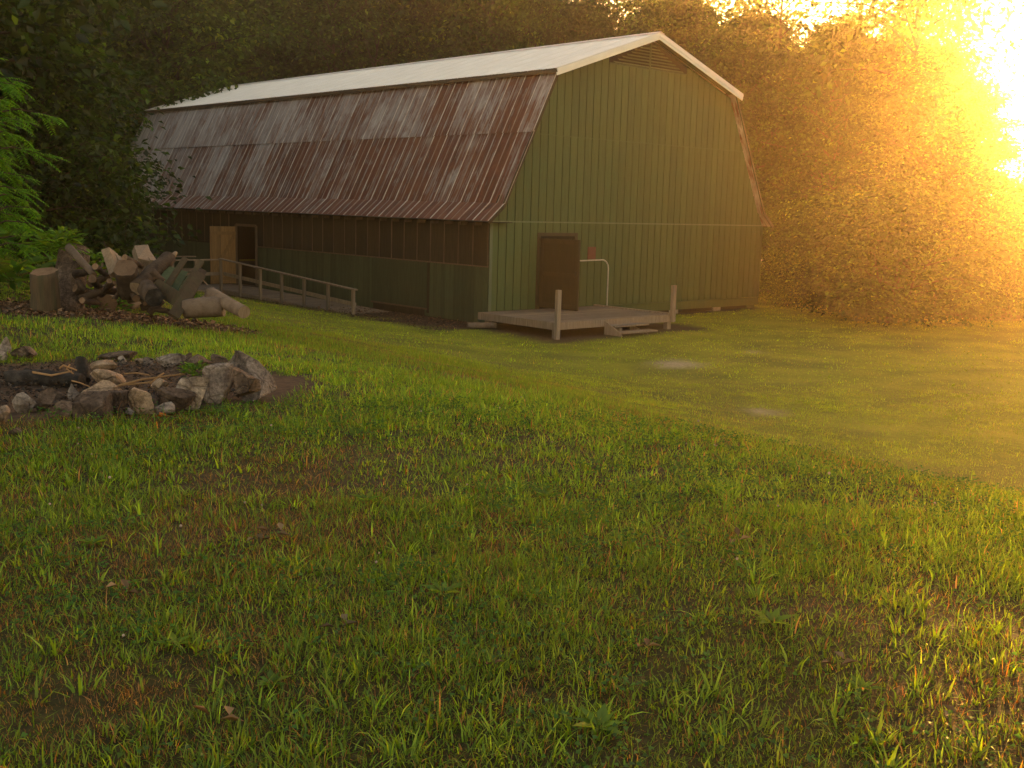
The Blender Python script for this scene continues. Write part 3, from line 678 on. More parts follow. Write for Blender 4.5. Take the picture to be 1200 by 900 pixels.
def wood_label(px, row):
    z = ('at the left edge above the feathery tree' if px < 60 else 'left of the far end of the barn' if px < 180 else 'behind the far half of the white roof' if px < 420 else 'behind the near half of the white roof')
    return ('tall dark leafy front tree of the woods ' if row <= 2 else 'tall dark tree deeper in the woods ') + z, 'trees in the woods ' + z
def right_label(px, row):
    z = ('behind the roof peak' if px < 790 else 'above the right slope of the white roof' if px < 880 else 'just right of the barn' if px < 990 else 'left of the sun')
    return ('bushy hazy front tree of the woods ' if row <= 2 else 'hazy tree deeper in the woods ') + z, 'hazy trees of the woods ' + z
def forest():
    ex = np.array(EDGE, float); seg = np.hypot(*np.diff(ex, axis=0).T); cum = np.concatenate([[0], np.cumsum(seg)])
    rr = random.Random(5)
    for row, (off, sp) in enumerate(((1.6, 2.6), (4.5, 3.4), (8.5, 4.0), (13.5, 4.6), (19.5, 5.2), (27, 6), (36, 7))):
        s = rr.uniform(0, sp)
        while s < cum[-1]:
            i = min(np.searchsorted(cum, s, 'right') - 1, len(seg) - 1); t = (s - cum[i]) / seg[i]; p = ex[i] * (1 - t) + ex[i + 1] * t
            dx, dy = (ex[i + 1] - ex[i]) / seg[i]; x, y = p[0] - dy * off + rr.uniform(-.9, .9), p[1] + dx * off + rr.uniform(-.9, .9)
            s += sp * rr.uniform(.8, 1.25)
            if y < 8 or float(edge_dist(np.array([x]), np.array([y]))[0]) < off * .6: continue
            u, v = barn_uv(x, y)
            if -2.5 < u < W_ + 2.2 and -3 < v < L_ + 3: continue
            px, d = px_of(x, y)
            if px < -330 or px > 1560: continue
            if px > 1108:                                         # the opening where the low sun comes through
                if row > 2 or rr.random() < .25: continue
                H = min(el_height(px, d, rr.uniform(205, 262), x, y), 5.5)
                if H < 1.2: continue
                plant('bush', x, y, H, 4, 'low sunlit bush at the edge of the lawn below the sun', 'bush', 'bushes below the sun'); continue
            if row == 0:
                if px < 560:
                    plant('bush' if rr.random() < .6 else 'sapling', x, y, rr.uniform(3, 5.5), 4 if False else 5, 'dark undergrowth bush at the edge of the woods left of the barn', 'bush', 'dark bushes at the edge of the woods', wide=1.15)
                elif px > 960:
                    plant('bush', x, y, rr.uniform(3.0, 4.6), 4, 'golden leafy bush at the edge of the lawn right of the barn', 'bush', 'bushes along the lawn right of the barn', wide=1.2)
                continue
            if px < 610:
                H = rr.uniform(15, 20); kind = rr.choice(['broad', 'broad', 'slim', 'broad'])
                if row >= 2 and rr.random() < .12: kind = 'light'
                plant(kind, x, y, H, 16, wood_label(px, row)[0], 'tree', wood_label(px, row)[1], wide=rr.uniform(.95, 1.2))
            else:
                yt = np.interp(px, [610, 700, 900, 1040, 1108], [-20, 8, 30, 48, 100]) + rr.uniform(-30, 26)
                H = el_height(px, d, yt, x, y)
                if row >= 2 and rr.random() < .30 and px < 1085:
                    plant('sparse', x, y, min(H * rr.uniform(1.2, 1.5), 24), 16, 'thin-crowned tree against the bright sky ' + right_label(px, row)[1][24:], 'tree', 'thin-crowned trees ' + right_label(px, row)[1][24:], wide=1.0)
                elif H > 3:
                    plant('broad' if H > 8 else 'light', x, y, H, 16, right_label(px, row)[0], 'tree', right_label(px, row)[1], wide=min(1.6, rr.uniform(.8, 1.05) * 13 / H))
forest()
def far_woods():
    rr = random.Random(12)
    for px in range(-260, 640, 46):
        for d in (74, 84):
            p = at(px + rr.uniform(-14, 14), 230, d + rr.uniform(-3, 3)); u, v = barn_uv(p.x, p.y)
            if -3 < u < W_ + 3 and v < L_ + 3.5: continue
            plant('broad', p.x, p.y, rr.uniform(19, 23) if px < 560 else rr.uniform(15, 17), 16, wood_label(px, 9)[0], 'tree', wood_label(px, 9)[1], wide=1.15)
far_woods()
def hero_trees():
    p = at(1072, 200, 43); plant('sparse', p.x, p.y, 20, 16, 'tall bare-trunked tree standing dark against the glow near the sun', 'tree', which=1, rz=1.0)
    p = at(205, 200, 56); plant('light', p.x, p.y, 19, 16, 'lighter yellow-green tree rising behind the far end of the barn', 'tree', wide=1.1)
    p = at(520, 200, 68); plant('light', p.x, p.y, 21, 16, 'lighter green round tree rising behind the middle of the white roof', 'tree', wide=1.1)
    for (px, d, k, lab) in ((394, 63, 0, 'pale bare trunk standing left of two others behind the white roof'), (409, 65, 1, 'pale slanting bare trunk in the middle behind the white roof'), (434, 64, 0, 'pale bare trunk with a side branch behind the white roof'), (742, 62, 1, 'dark bare-trunked tree behind the roof peak')):
        p = at(px, 230, d); plant('sparse', p.x, p.y, 17, 16, lab, 'tree', which=k)
    for (px, d, H, lab) in ((66, 31, 6.4, 'dark small tree with layered twigs in front of the far end of the barn'), (98, 38, 5.0, 'dark small tree touching the far end of the rusty roof'), (40, 27, 6.6, 'dark small tree standing behind the bright feathery tree')):
        p = at(px, 300, d); plant('sapling', p.x, p.y, H, 6, lab, 'tree', wide=1.15)
    p = at(1040, 378, 36.3); plant('bush', p.x, p.y, 4.4, 4, 'big rounded bush bulging out onto the lawn', 'bush', wide=1.35, which=0)
    p = at(996, 366, 38.6); plant('bush', p.x, p.y, 3.3, 4, 'rounded bush just left of the biggest bush on the lawn edge', 'bush', wide=1.3, which=1)
    p = at(922, 356, 42); plant('bush', p.x, p.y, 2.2, 4, 'low bright green bush beside the right corner of the barn', 'bush', wide=1.2, which=2)
hero_trees()

def feather_tree():
    """young tree with long drooping compound leaves; several layered boughs"""
    rr = random.Random(77); root = empty('feathery_tree', tuple(at(-22, 352, 16.6).xy) + (0,), 0); root.location.z = tz(root.location.x, root.location.y)
    tag(root, 'bright green young tree with drooping feathery leaves above the stump', 'tree')
    tb = MB(); top = Vector((.1, 0, 3.5)); tb.tube([(0, 0, -.2), (.05, 0, 1.4), (.02, .05, 2.6), top], [.06, .05, .035, .015], 7)
    Ps, Ds, Ns, Ls, Ws = [], [], [], [], []
    fr = []
    for i in range(40):
        t = .2 + .8 * (i + rr.random()) / 40; az = i * 2.399 + rr.uniform(-.4, .4); p = Vector((.04, .02, 3.45 * t)); L = (1.12 if t < .8 else .8) * rr.uniform(.6, 1.05)
        q = p + Vector((math.cos(az) * L, math.sin(az) * L, L * rr.uniform(-.05, .22))); m_ = p.lerp(q, .5) + Vector((0, 0, .1 * L))
        tb.tube([p, m_, q], [.016, .011, .004], 5, False)
        for j in range(12):
            s = rr.uniform(.2, 1); b = m_.lerp(q, s * 2 - 1) if s > .5 else p.lerp(m_, s * 2); a2 = az + rr.gauss(0, .75); fr.append((b, Vector((math.cos(a2), math.sin(a2), rr.uniform(-.7, .2))), rr.uniform(.24, .42)))
    for (b, d, L) in fr:
        d.normalize(); side = d.cross(Vector((0, 0, 1))).normalized(); n = 10
        for k in range(n):
            s = (k + .6) / n; c = b + d * (L * s) + Vector((0, 0, -.22 * L * s * s)); l = L * .26 * (1 - .45 * abs(s - .45))
            for sg in (-1, 1):
                dd = (side * sg + d * .45 + Vector((0, 0, -.28 + rr.uniform(-.1, .1)))).normalized(); Ps.append(tuple(c)); Ds.append(tuple(dd)); nn = Vector((rr.gauss(0, .2), rr.gauss(0, .2), 1)); nn = (nn - dd * nn.dot(dd)).normalized(); Ns.append(tuple(nn)); Ls.append(l); Ws.append(l * .34)
    col = leaf_colours(len(Ps), (.105, .22, .016), .2, .05)
    V, F, cc = leaf_cards(np.array(Ps), np.array(Ds), np.array(Ns), np.array(Ls), np.array(Ws), col, .1)
    tb.build('trunk', M['bark'], root, True); link('crown', tri_mesh('feathery_crown', V, F, M['frond'], cc), root)
    r2 = root.copy(); C.objects.link(r2); q = at(-95, 352, 18.5); r2.location = (q.x, q.y, tz(q.x, q.y)); r2.rotation_euler.z = 2; r2.scale = (1.2,) * 3
    tag(r2, 'second feathery young tree at the left edge behind the first', 'tree')
    for ch in list(root.children): c = ch.copy(); C.objects.link(c); c.parent = r2
feather_tree()

def weed_proto(n, L, seed, wide=.42):
    rr = random.Random(seed); Ps, Ds, Ns, Ls, Ws = [], [], [], [], []
    for i in range(n):
        az = rr.uniform(0, 6.28); r = rr.uniform(0, .18); h = rr.uniform(.03, .32) * (L / .16); el = rr.uniform(-.2, .7)
        d = Vector((math.cos(az) * math.cos(el), math.sin(az) * math.cos(el), math.sin(el))); nn = Vector((rr.gauss(0, .3), rr.gauss(0, .3), 1)); nn = (nn - d * nn.dot(d)).normalized()
        Ps.append((math.cos(az) * r, math.sin(az) * r, h)); Ds.append(tuple(d)); Ns.append(tuple(nn)); l = L * rr.uniform(.6, 1.2); Ls.append(l); Ws.append(l * wide)
    V, F, cc = leaf_cards(np.array(Ps), np.array(Ds), np.array(Ns), np.array(Ls), np.array(Ws), leaf_colours(n, (.075, .14, .022), .25), .15)
    return tri_mesh('weed', V, F, M['frond'], cc)
WEED = [weed_proto(70, .15, 3), weed_proto(50, .2, 4, .3), weed_proto(110, .1, 5)]
def weeds():
    L = [(78, 364, .9, 'leafy weed between the cut stump and the log pile', 1.2), (92, 352, 1, 'pale leafy weed under the leaning dead stump', 1.3), (140, 366, 0, 'small weed in front of the sawn log ends', .8), (118, 365, 2, 'small bright weed by the leftmost sawn log end', .7),
         (275, 369, 2, 'bright weed beside the forked end of the pale log', 1.25), (240, 371, 0, 'tuft of weeds in front of the pale forked log', .8), (228, 356, 2, 'bright weed behind the leaning plank', 1.2),
         (22, 350, 1, 'broad-leaved plant left of the cut stump', 2.6), (-5, 345, 1, 'broad-leaved plant at the left edge under the feathery tree', 2.6), (60, 340, 1, 'dark leafy plant behind the cut stump', 1.8),
         (233, 444, 2, 'bright green weed growing inside the stone ring', .6), (222, 438, 2, 'small green weed among the sticks in the stone ring', .4), (100, 322, 0, 'climbing weed on top of the log pile', 1.1)]
    for i, (px, py, w, lab, s) in enumerate(L):
        g, d = ground_at(px, py); o = link('weed', WEED[int(w) % 3], None, g, (0, 0, i * 1.3), (s * 1.0,) * 3); tag(o, lab, 'weed', 'weeds around the logs and stones')
        if i == 12: o.location = at(px + 12, py, 16.0)
        if i >= 10 and i < 12: o.location = at(px, py, 9.0)
weeds()
def near_weeds():
    rr = random.Random(4); n = 13; Ps, Ds, Ns, Ls = [], [], [], []
    for i in range(n):
        az = i * 2.399; el = .12 + .5 * i / n; d = Vector((math.cos(az) * math.cos(el), math.sin(az) * math.cos(el), math.sin(el))); nn = Vector((0, 0, 1)); nn = (nn - d * nn.dot(d)).normalized()
        Ps.append((math.cos(az) * .008, math.sin(az) * .008, .02)); Ds.append(tuple(d)); Ns.append(tuple(nn)); Ls.append(.09 * rr.uniform(.6, 1.2))
    V, F, cc = leaf_cards(np.array(Ps), np.array(Ds), np.array(Ns), np.array(Ls), np.array(Ls) * .34, leaf_colours(n, (.11, .18, .022), .2), .12)
    me = tri_mesh('rosette', V, F, M['frond'], cc)
    for i, (px, py) in enumerate(((318, 806), (205, 760), (702, 860), (520, 700), (640, 585), (905, 735), (1010, 812), (110, 640), (430, 590))):
        g, d = ground_at(px, py, 1.5); o = link('weed', me, None, g, (0, 0, i * 1.7), (rr.uniform(.7, 1.15),) * 3); tag(o, 'low broad-leaved weed rosette in the near lawn', 'weed', 'weed rosettes in the near lawn')
    V, F, cc = leaf_cards(np.array([[0, 0, 0.], [.02, .03, .01], [-.03, .01, .0]]), unit(np.array([[1., .1, .25], [-.4, .9, .3], [-.8, -.4, .4]])), unit(np.array([[-.25, 0, 1.], [.1, -.3, 1.], [.3, .2, 1.]])), np.array([.075, .06, .07]), np.array([.036, .034, .03]), np.array([[.13, .085, .04], [.2, .14, .075], [.1, .062, .03]]), .3)
    me = tri_mesh('dead_leaf', V, F, M['litter'], cc)
    for i, (px, py) in enumerate(((322, 634), (308, 640), (752, 768), (258, 855), (150, 700), (860, 640), (985, 790), (1120, 850), (575, 790), (400, 745))):
        g, d = ground_at(px, py, 1.5); o = link('dead_leaf', me, None, g + Vector((0, 0, .035)), (rr.uniform(-.3, .3), rr.uniform(-.3, .3), i * 2.1), (rr.uniform(.6, 1.1),) * 3); tag(o, 'curled brown fallen leaf lying in the near lawn', 'leaf', 'fallen leaves in the near lawn')
near_weeds()

# ------------------------------------------------------------------ log pile
def log(p, q, r0, r1, label, cat='log', bark='bark', end='cut_wood', seed=0, bend=0.0, name='log', n=14, group='logs in the woodpile'):
    p, q = Vector(p), Vector(q); k = 6; off = Vector((0, 0, bend)); rr = random.Random(seed)
    pts = [p.lerp(q, i / k) + off * math.sin(math.pi * i / k) + Vector((rr.gauss(0, .004), rr.gauss(0, .004), rr.gauss(0, .004))) for i in range(k + 1)]
    mid = (p + q) / 2; mb = MB().tube([a - mid for a in pts], [r0 + (r1 - r0) * i / k for i in range(k + 1)], n, True, 0, 1, .2, seed)
    o = mb.build(name, [M[bark], M[end]], None, False, loc=mid)
    for po in o.data.polygons:
        if len(po.vertices) == 4: po.use_smooth = True
    return tag(o, label, cat, group)
def plank(p, q, w, h, label, mat='mossy_wood', up=(0, 0, 1), cat='plank', name='plank', group='old boards on the woodpile'):
    p, q = Vector(p), Vector(q); m_ = (p + q) / 2; o = MB().bar(p - m_, q - m_, w, h, up).build(name, M[mat], None, loc=m_); return tag(o, label, cat, group)
def woodpile():
    D = 15.6; sc = D / FOC
    g, d = ground_at(48, 368)
    # standing sawn round left of the pile
    o = log(g + Vector((0, .15, -.03)), g + Vector((0, .15, .57)), .185, .175, 'upright sawn tree stump standing apart left of the log pile', 'stump', 'mossy_wood', 'cut_wood', 3, name='stump', n=20, group=None)
    for vt in o.data.vertices:
        if vt.co.z > .25: vt.co.z += .30 * vt.co.y - .02 * vt.co.x
    # big dead leaning stump with creeper on top
    a, b = at(74, 356, 15.9), at(88, 292, 16.3); a.z = tz(a.x, a.y) - .1
    o = log(a, b, .26, .22, 'dark dead stump leaning behind the sawn stump with creeper on its top', 'stump', 'rock_dark', 'bark', 9, name='dead_stump', n=12, group=None)
    o = link('creeper', WEED[2], None, at(78, 295, 16.0), (0, 0, 1), (1.5,) * 3); tag(o, 'bright creeper leaves covering the top of the leaning dead stump', 'creeper')
    o = link('creeper', WEED[0], None, at(66, 300, 16.1), (0, 0, 4), (1.2,) * 3); tag(o, 'darker creeper leaves hanging at the left of the leaning dead stump', 'creeper')
    log(at(80, 290, 15.7), at(110, 322, 15.3), .06, .045, 'bare branch stub slanting down from the leaning dead stump', 'branch', 'pale_bark', seed=4, name='branch')
    def end_on(px, py, dpx, back, lab, bark='pale_bark', seed=0, dz=0):
        r = dpx * sc / 2; g, d = ground_at(px, py); c = g + Vector((0, 0, r * .9 + dz)); log(c, c + Vector(back), r, r * .95, lab, bark=bark, seed=seed)
    end_on(126, 366, 25, (-.25, .8, .12), 'sawn log lying end-on, middle one of the three at the foot of the pile', seed=11)
    end_on(147, 365, 21, (.15, .75, .08), 'sawn log lying end-on with a pale lit rim at the foot of the pile', seed=12)
    g, d = ground_at(108, 361); log(g + Vector((.0, .05, .12)), g + Vector((-.42, .35, .15)), .125, .12, 'short log lying on its side at the left foot of the pile', seed=13, bark='pale_bark')
    log(at(152, 343, 15.55), at(147, 313, 15.2), .15, .15, 'upright log round with its sawn top tilted to the front', bark='bark', seed=14, n=16)
    # split pale pieces on the top
    def split(p, q, w, h, lab, up=(0, .5, 1)):
        p, q = Vector(p), Vector(q); m_ = (p + q) / 2; mb = MB(); mb.bar(p - m_, q - m_, w, h, up)
        rr = random.Random(len(lab)); mb.v = [tuple(Vector(v) + Vector((rr.gauss(0, .018), rr.gauss(0, .018), rr.gauss(0, .018)))) for v in mb.v]
        mb.bar(p - m_ + Vector((w * .5, .03, .02)), q - m_ + Vector((w * .45, .03, -.07)), w * .5, h * .8, up)
        tag(mb.build('split_log', M['split_wood'], None, loc=m_), lab, 'log', 'logs in the woodpile')
    split(at(138, 322, 15.7), at(128, 296, 15.9), .19, .12, 'pale split log standing behind the upright round')
    split(at(170, 312, 15.8), at(163, 293, 16.3), .2, .17, 'pale square-split block on the very top of the pile', (.4, -.3, 1))
    log(at(160, 338, 15.2), at(199, 301, 15.8), .10, .095, 'long diagonal log with a pale splintered end raised to the right', seed=15, end='split_wood')
    log(at(196, 305, 15.74), at(206, 296, 15.9), .06, .03, 'pale splintered tip broken from the diagonal log', 'splinter', 'split_wood', 'split_wood', seed=31, name='splinter', n=6)
    log(at(168, 334, 15.4), at(181, 349, 14.85), .125, .13, 'hollow log pointing down to the front right of the pile', seed=16, end='char')
    # middle: jumble of smaller pieces
    rr = random.Random(8)
    for (px0, py0, px1, py1, r, lab) in ((88, 338, 112, 345, .07, 'knotty brown branch in the shaded left of the pile'), (104, 333, 128, 324, .065, 'brown broken branch under the split log'), (86, 322, 103, 318, .07, 'grey branch stub under the leaning dead stump'),
            (118, 346, 134, 331, .05, 'thin limb leaning between the sawn log ends'), (158, 340, 157, 306, .045, 'thin bare limb standing beside the upright round'), (166, 360, 188, 358, .07, 'low shaded log in front of the hollow log'), (140, 318, 176, 306, .07, 'log lying across behind the upright round'),
            (150, 352, 176, 347, .06, 'dark limb lying under the upright round'), (175, 366, 192, 352, .06, 'shaded limb under the old boards'), (112, 338, 140, 342, .08, 'dark log wedged behind the sawn log ends'), (95, 350, 122, 340, .07, 'shaded log behind the short side log')):
        log(at(px0, py0, 15.85 + rr.uniform(-.1, .3)), at(px1, py1, 15.75 + rr.uniform(-.1, .4)), r * .85, r * .65, lab, seed=int(px0), n=9)
    PK = ((96, 352, 118, 356, .045, 'thin dark limb low at the left front of the pile'), (128, 330, 121, 345, .04, 'short dark limb between the middle and left log ends'), (112, 312, 124, 322, .05, 'grey limb under the pale standing split log'), (160, 350, 150, 338, .05, 'bark-covered limb behind the right log end'),
          (170, 356, 160, 347, .035, 'thin limb poking out right of the end-on logs'), (92, 330, 101, 341, .05, 'dark limb in the hollow at the left of the pile'), (178, 318, 192, 330, .05, 'limb wedged behind the old bench'), (182, 362, 202, 366, .045, 'thin shaded limb at the foot of the old bench'),
          (108, 326, 116, 336, .06, 'knobbly brown chunk at the left of the pile'), (133, 352, 141, 341, .035, 'short limb crossing between two end-on logs'), (174, 342, 165, 330, .04, 'short limb beside the hollow log'), (146, 302, 166, 312, .05, 'brown limb behind the square-split block'))
    for (px0, py0, px1, py1, r, lab) in PK: log(at(px0, py0, 15.1 + rr.uniform(0, .5)), at(px1, py1, 15.2 + rr.uniform(0, .6)), r, r * .7, lab, seed=int(px0 + py0), n=8)
    log(at(121, 283, 15.9), at(130, 296, 15.9), .009, .006, 'thin reddish twig sticking up from the pile', 'twig', 'bark', 'bark', seed=2, name='twig', n=5)
    # leaning wreck of boards: an old bench or crate
    root = empty('broken_bench', at(205, 350, 15.2)); tag(root, 'broken mossy green timber bench leaning on the log pile', 'bench')
    o0 = root.location.copy()
    def part(nm, p, q, w, h, up, mat='mossy_wood'):
        MB().bar(Vector(p) - o0, Vector(q) - o0, w, h, up).build(nm, M[mat], root)
    nrm = (.1, -1, .25)
    part('front_board', at(181, 334, 15.2), at(210, 352, 14.95), .2, .03, (-.2, -1, .3))
    for (x0, y0, x1, y1) in ((186, 336, 200, 313), (194, 340, 208, 315), (202, 344, 216, 318), (210, 348, 224, 324)): part('slat', at(x0, y0, 15.35), at(x1, y1, 15.7), .1, .022, nrm, 'side_green')
    part('side_post', at(190, 344, 15.2), at(217, 303, 15.6), .075, .055, nrm); part('side_post', at(206, 355, 15.0), at(236, 306, 15.5), .075, .055, nrm)
    plank(at(203, 371, 14.5), at(235, 321, 15.15), .15, .05, 'long dark mossy plank leaning at the right end of the pile', up=(.3, -1, .1))
    plank(at(214, 364, 14.75), at(237, 318, 15.35), .11, .09, 'dark square beam leaning behind the long mossy plank', up=(.3, -1, .1), mat='bark')
    log(at(232, 322, 15.2), at(243, 334, 15.1), .012, .006, 'splintered strip hanging from the end of the leaning plank', 'splinter', 'pale_bark', 'pale_bark', seed=5, name='splinter', n=5)
    # pale forked log on the grass
    root = empty('forked_log', ground_at(250, 367)[0]); tag(root, 'pale forked log lying on the grass at the right end of the pile', 'log'); o0 = root.location.copy()
    def seg(nm, a, b, r0, r1, s):
        p, q = Vector(a) - o0, Vector(b) - o0; mb = MB().tube([p.lerp(q, i / 5) for i in range(6)], [r0 + (r1 - r0) * i / 5 for i in range(6)], 14, True, 0, 1, .12, s); ob = mb.build(nm, [M['pale_bark'], M['split_wood']], root)
        for po in ob.data.polygons: po.use_smooth = len(po.vertices) == 4
    seg('trunk_piece', at(216, 362, 14.75), at(262, 359, 14.75), .125, .135, 3); seg('fork', at(247, 345, 15.0), at(286, 366, 14.35), .10, .085, 4)
    log(at(236, 352, 15.6), at(243, 349, 15.9), .05, .045, 'small offcut behind the pale forked log', seed=6, bark='pale_bark', n=9)
    # small things by the barn
    o = log(bp(-1.05, -.35, bz(-1.05, -.35) + .09), bp(-.35, -.75, bz(-.35, -.75) + .09), .085, .08, 'short pale log lying at the near corner of the barn', bark='pale_bark', seed=17, group=None)
woodpile()

# ------------------------------------------------------------------ fire ring
import bmesh
def ico(sub):
    bm = bmesh.new(); bmesh.ops.create_icosphere(bm, subdivisions=sub, radius=1); v = np.array([tuple(x.co) for x in bm.verts]); f = np.array([[x.index for x in fc.verts] for fc in bm.faces]); bm.free(); return v, f
ICO = ico(4)
def rock(px0, py0, px1, py1, label, mat='rock', shape='round', depth_k=.8, dy=0.0, seed=None, lean=0.0, d=None):
    seed = int(px0 * 7 + py0) if seed is None else seed; rr = np.random.default_rng(seed)
    if d is None: _, d = ground_at((px0 + px1) / 2, py1 - 1)
    d = d + dy; cpt = at((px0 + px1) / 2, (py0 + py1) / 2, d); w = (px1 - px0) * d / FOC; h = (py1 - py0) * d / FOC
    v = ICO[0].copy()
    nplanes = {'round': 13, 'block': 5, 'slab': 11, 'wedge': 12, 'spike': 10}[shape]
    for k in range(nplanes):
        n = rr.normal(0, 1, 3); n /= np.linalg.norm(n); dd = rr.uniform(.38, .7)
        t = np.maximum(0, v @ n - dd); v = v - t[:, None] * n
    if shape == 'block':
        for ax in (0, 1, 2):
            for s in (-1, 1): n = np.zeros(3); n[ax] = s; n += rr.normal(0, .07, 3); n /= np.linalg.norm(n); t = np.maximum(0, v @ n - .62); v = v - t[:, None] * n
    if shape == 'wedge': f = np.clip(1 - (v[:, 2] + .4) * .55, .25, 1.1); v[:, 0] *= f; v[:, 1] *= f
    if shape == 'spike': f = np.clip(1 - (v[:, 2] + .6) * .5, .15, 1.1); v[:, 0] = v[:, 0] * f; v[:, 1] *= f
    nz = fbm(v[:, 0] * 3 + v[:, 2] * 2 + seed % 97, v[:, 1] * 3 - v[:, 2] * 2.3, seed % 53, 4) - .5; n2 = fbm(v[:, 0] * 9 + seed % 31, v[:, 1] * 9 + v[:, 2] * 7, seed % 59, 3) - .5; v = v * (1 + nz[:, None] * .12 + n2[:, None] * .07)
    v[:, 0] += lean * v[:, 2]
    lo, hi = v.min(0), v.max(0); v = (v - (lo + hi) / 2) / ((hi - lo) / 2)
    v = v * np.array([w / 2, max(w * depth_k, h * .7) / 2, h / 2 * 1.06])
    me = tri_mesh('rock', v, ICO[1], M[mat]); o = link('rock', me, None, cpt); return tag(o, label, 'rock', 'stones around the fire ring')
def fire_ring():
    Rk = [
     (1, 395, 15, 418, 'upright pointed pale stone at the far left of the ring', 'rock', 'spike', .8), (-9, 408, 8, 424, 'grey stone cut by the left edge beside the pointed stone', 'rock', 'round', .8),
     (11, 405, 42, 423, 'low sloping stone right of the pointed stone', 'rock_dark', 'round', .7), (17, 460, 43, 485, 'grey round stone, leftmost full one in the front row', 'rock', 'round', .9),
     (40, 455, 67, 483, 'brown lumpy stone second in the front row', 'rock_dark', 'round', .8), (64, 458, 79, 473, 'small dark stone behind the front row by the charred log', 'rock_dark', 'round', .8),
     (79, 450, 99, 471, 'small whitish pointed stone behind the front row', 'rock', 'wedge', .8), (97, 445, 141, 466, 'tan wedge stone sitting behind the two square blocks', 'rock_tan', 'wedge', .6),
     (62, 470, 93, 489, 'low dark stone left of the big square block', 'rock_dark', 'round', .8), (89, 460, 129, 491, 'big square brown block in the front row', 'rock_dark', 'block', .7),
     (127, 458, 150, 487, 'narrower square brown block beside the big one', 'rock_dark', 'block', .9), (149, 454, 183, 486, 'pale angular stone right of the square blocks', 'rock_tan', 'round', .8),
     (107, 422, 139, 436, 'upper flat tan slab behind the front row', 'rock_tan', 'slab', .8), (105, 431, 147, 453, 'larger flat grey slab under the upper slab', 'rock_tan', 'slab', .8),
     (-8, 476, 11, 496, 'stone cut by the left edge in the front row', 'rock_tan', 'round', .9), (10, 501, 26, 512, 'small flat stone in the grass at bottom left of the ring', 'rock_dark', 'round', .9),
     (115, 411, 158, 423, 'long thin dark slab at the back of the ring', 'rock_dark', 'slab', .6), (138, 417, 150, 427, 'small grey stone in front of the long thin slab', 'rock', 'round', .8), (158, 420, 170, 429, 'small pale stone right of the long thin slab', 'rock_tan', 'round', .8),
     (184, 414, 218, 430, 'low pale stone at the back, the widest there', 'rock', 'round', .7), (168, 418, 183, 429, 'small pale stone left of the widest back stone', 'rock', 'round', .8), (213, 413, 225, 424, 'small round stone right of the widest back stone', 'rock_dark', 'round', .8),
     (217, 415, 247, 431, 'dark low stone at the back right', 'rock_dark', 'round', .7), (248, 415, 269, 428, 'dark small stone at the back beside the great slanted boulder', 'rock_dark', 'round', .8),
     (241, 427, 273, 472, 'tall flat-faced grey boulder', 'rock', 'block', .7), (266, 413, 322, 468, 'great slanted grey boulder at the right end of the ring', 'rock', 'wedge', .6), (271, 431, 305, 465, 'dark brown boulder leaning against the great slanted one', 'rock_dark', 'round', .6),
     (183, 454, 229, 485, 'dark rounded slab leaning out at the front', 'rock_dark', 'round', .5), (197, 441, 247, 480, 'grey streaked slab behind the dark rounded slab', 'rock', 'slab', .5), (227, 444, 243, 466, 'mossy brown stone left of the tall boulder', 'rock_tan', 'round', .7),
     (177, 443, 198, 461, 'brown stone behind the pale angular stone', 'rock_tan', 'round', .8), (182, 472, 206, 488, 'small flat grey stone at the foot of the dark rounded slab', 'rock', 'round', .8), (148, 478, 158, 488, 'tiny pale stone at the foot of the pale angular stone', 'rock', 'round', .9)]
    SINK = {'tan wedge': 8.35, 'grey streaked': 8.45, 'mossy brown': 8.75, 'brown stone behind': 8.8, 'small whitish': 8.75, 'small dark stone behind': 8.8, 'upper flat': 9.6, 'larger flat': 9.2, 'dark brown boulder': 8.62, 'great slanted': 8.95}
    for (a, b, c, d_, lab, mt, sh, dk) in Rk:
        dd = next((v for k, v in SINK.items() if lab.startswith(k)), None)
        rock(a, b, c, d_, lab, mt, sh, dk, lean=-.35 if 'slanted' in lab else (.3 if 'leaning out' in lab or 'streaked' in lab else 0), d=dd)
    # charred logs, stump and sticks
    G = 'burnt wood in the fire ring'
    log(at(6, 447, 9.35), at(56, 443, 9.5), .095, .085, 'thick charred log lying in the left of the fire ring', bark='char', end='char', seed=21, group=G)
    log(at(52, 446, 9.4), at(96, 445, 9.3), .075, .05, 'thinner charred log right of the thick charred log', bark='char', end='char', seed=22, group=G)
    log(at(97, 447, 9.55), at(95, 420, 9.6), .066, .045, 'black charred stub standing upright in the fire ring', bark='char', end='char', seed=23, name='charred_stub', n=8, group=G)
    for i, (pts, r, lab) in enumerate((([(38, 436), (60, 440), (84, 435)], .014, 'orange dry stick lying on the charred logs'), ([(70, 432), (74, 428), (90, 434)], .013, 'short curled orange stick above the longer orange one'), ([(82, 427), (78, 432), (86, 438)], .011, 'small orange stick crossing the curled one'),
            ([(136, 453), (165, 445), (217, 438)], .016, 'long pale stick lying across the right of the fire ring'), ([(150, 451), (175, 448), (196, 444)], .012, 'thin pale stick below the long one'), ([(176, 450), (184, 443), (192, 437)], .014, 'short pale stick crossing the long one'), ([(84, 446), (95, 449), (107, 454)], .008, 'thin grey stick in front of the charred stub'), ([(146, 438), (160, 437), (176, 440)], .010, 'thin stick in the ash right of the flat slabs'))):
        r *= .7; P = [at(x, y, 9.25 if i < 3 else 9.0) for x, y in pts]; o0 = P[1].copy(); o = MB().tube([p - o0 for p in P], [r, r * .95, r * .7], 6).build('stick', M['twig'], None, True, loc=o0); tag(o, lab, 'stick', 'sticks in the fire ring')
    g, d = ground_at(181, 492, 6)
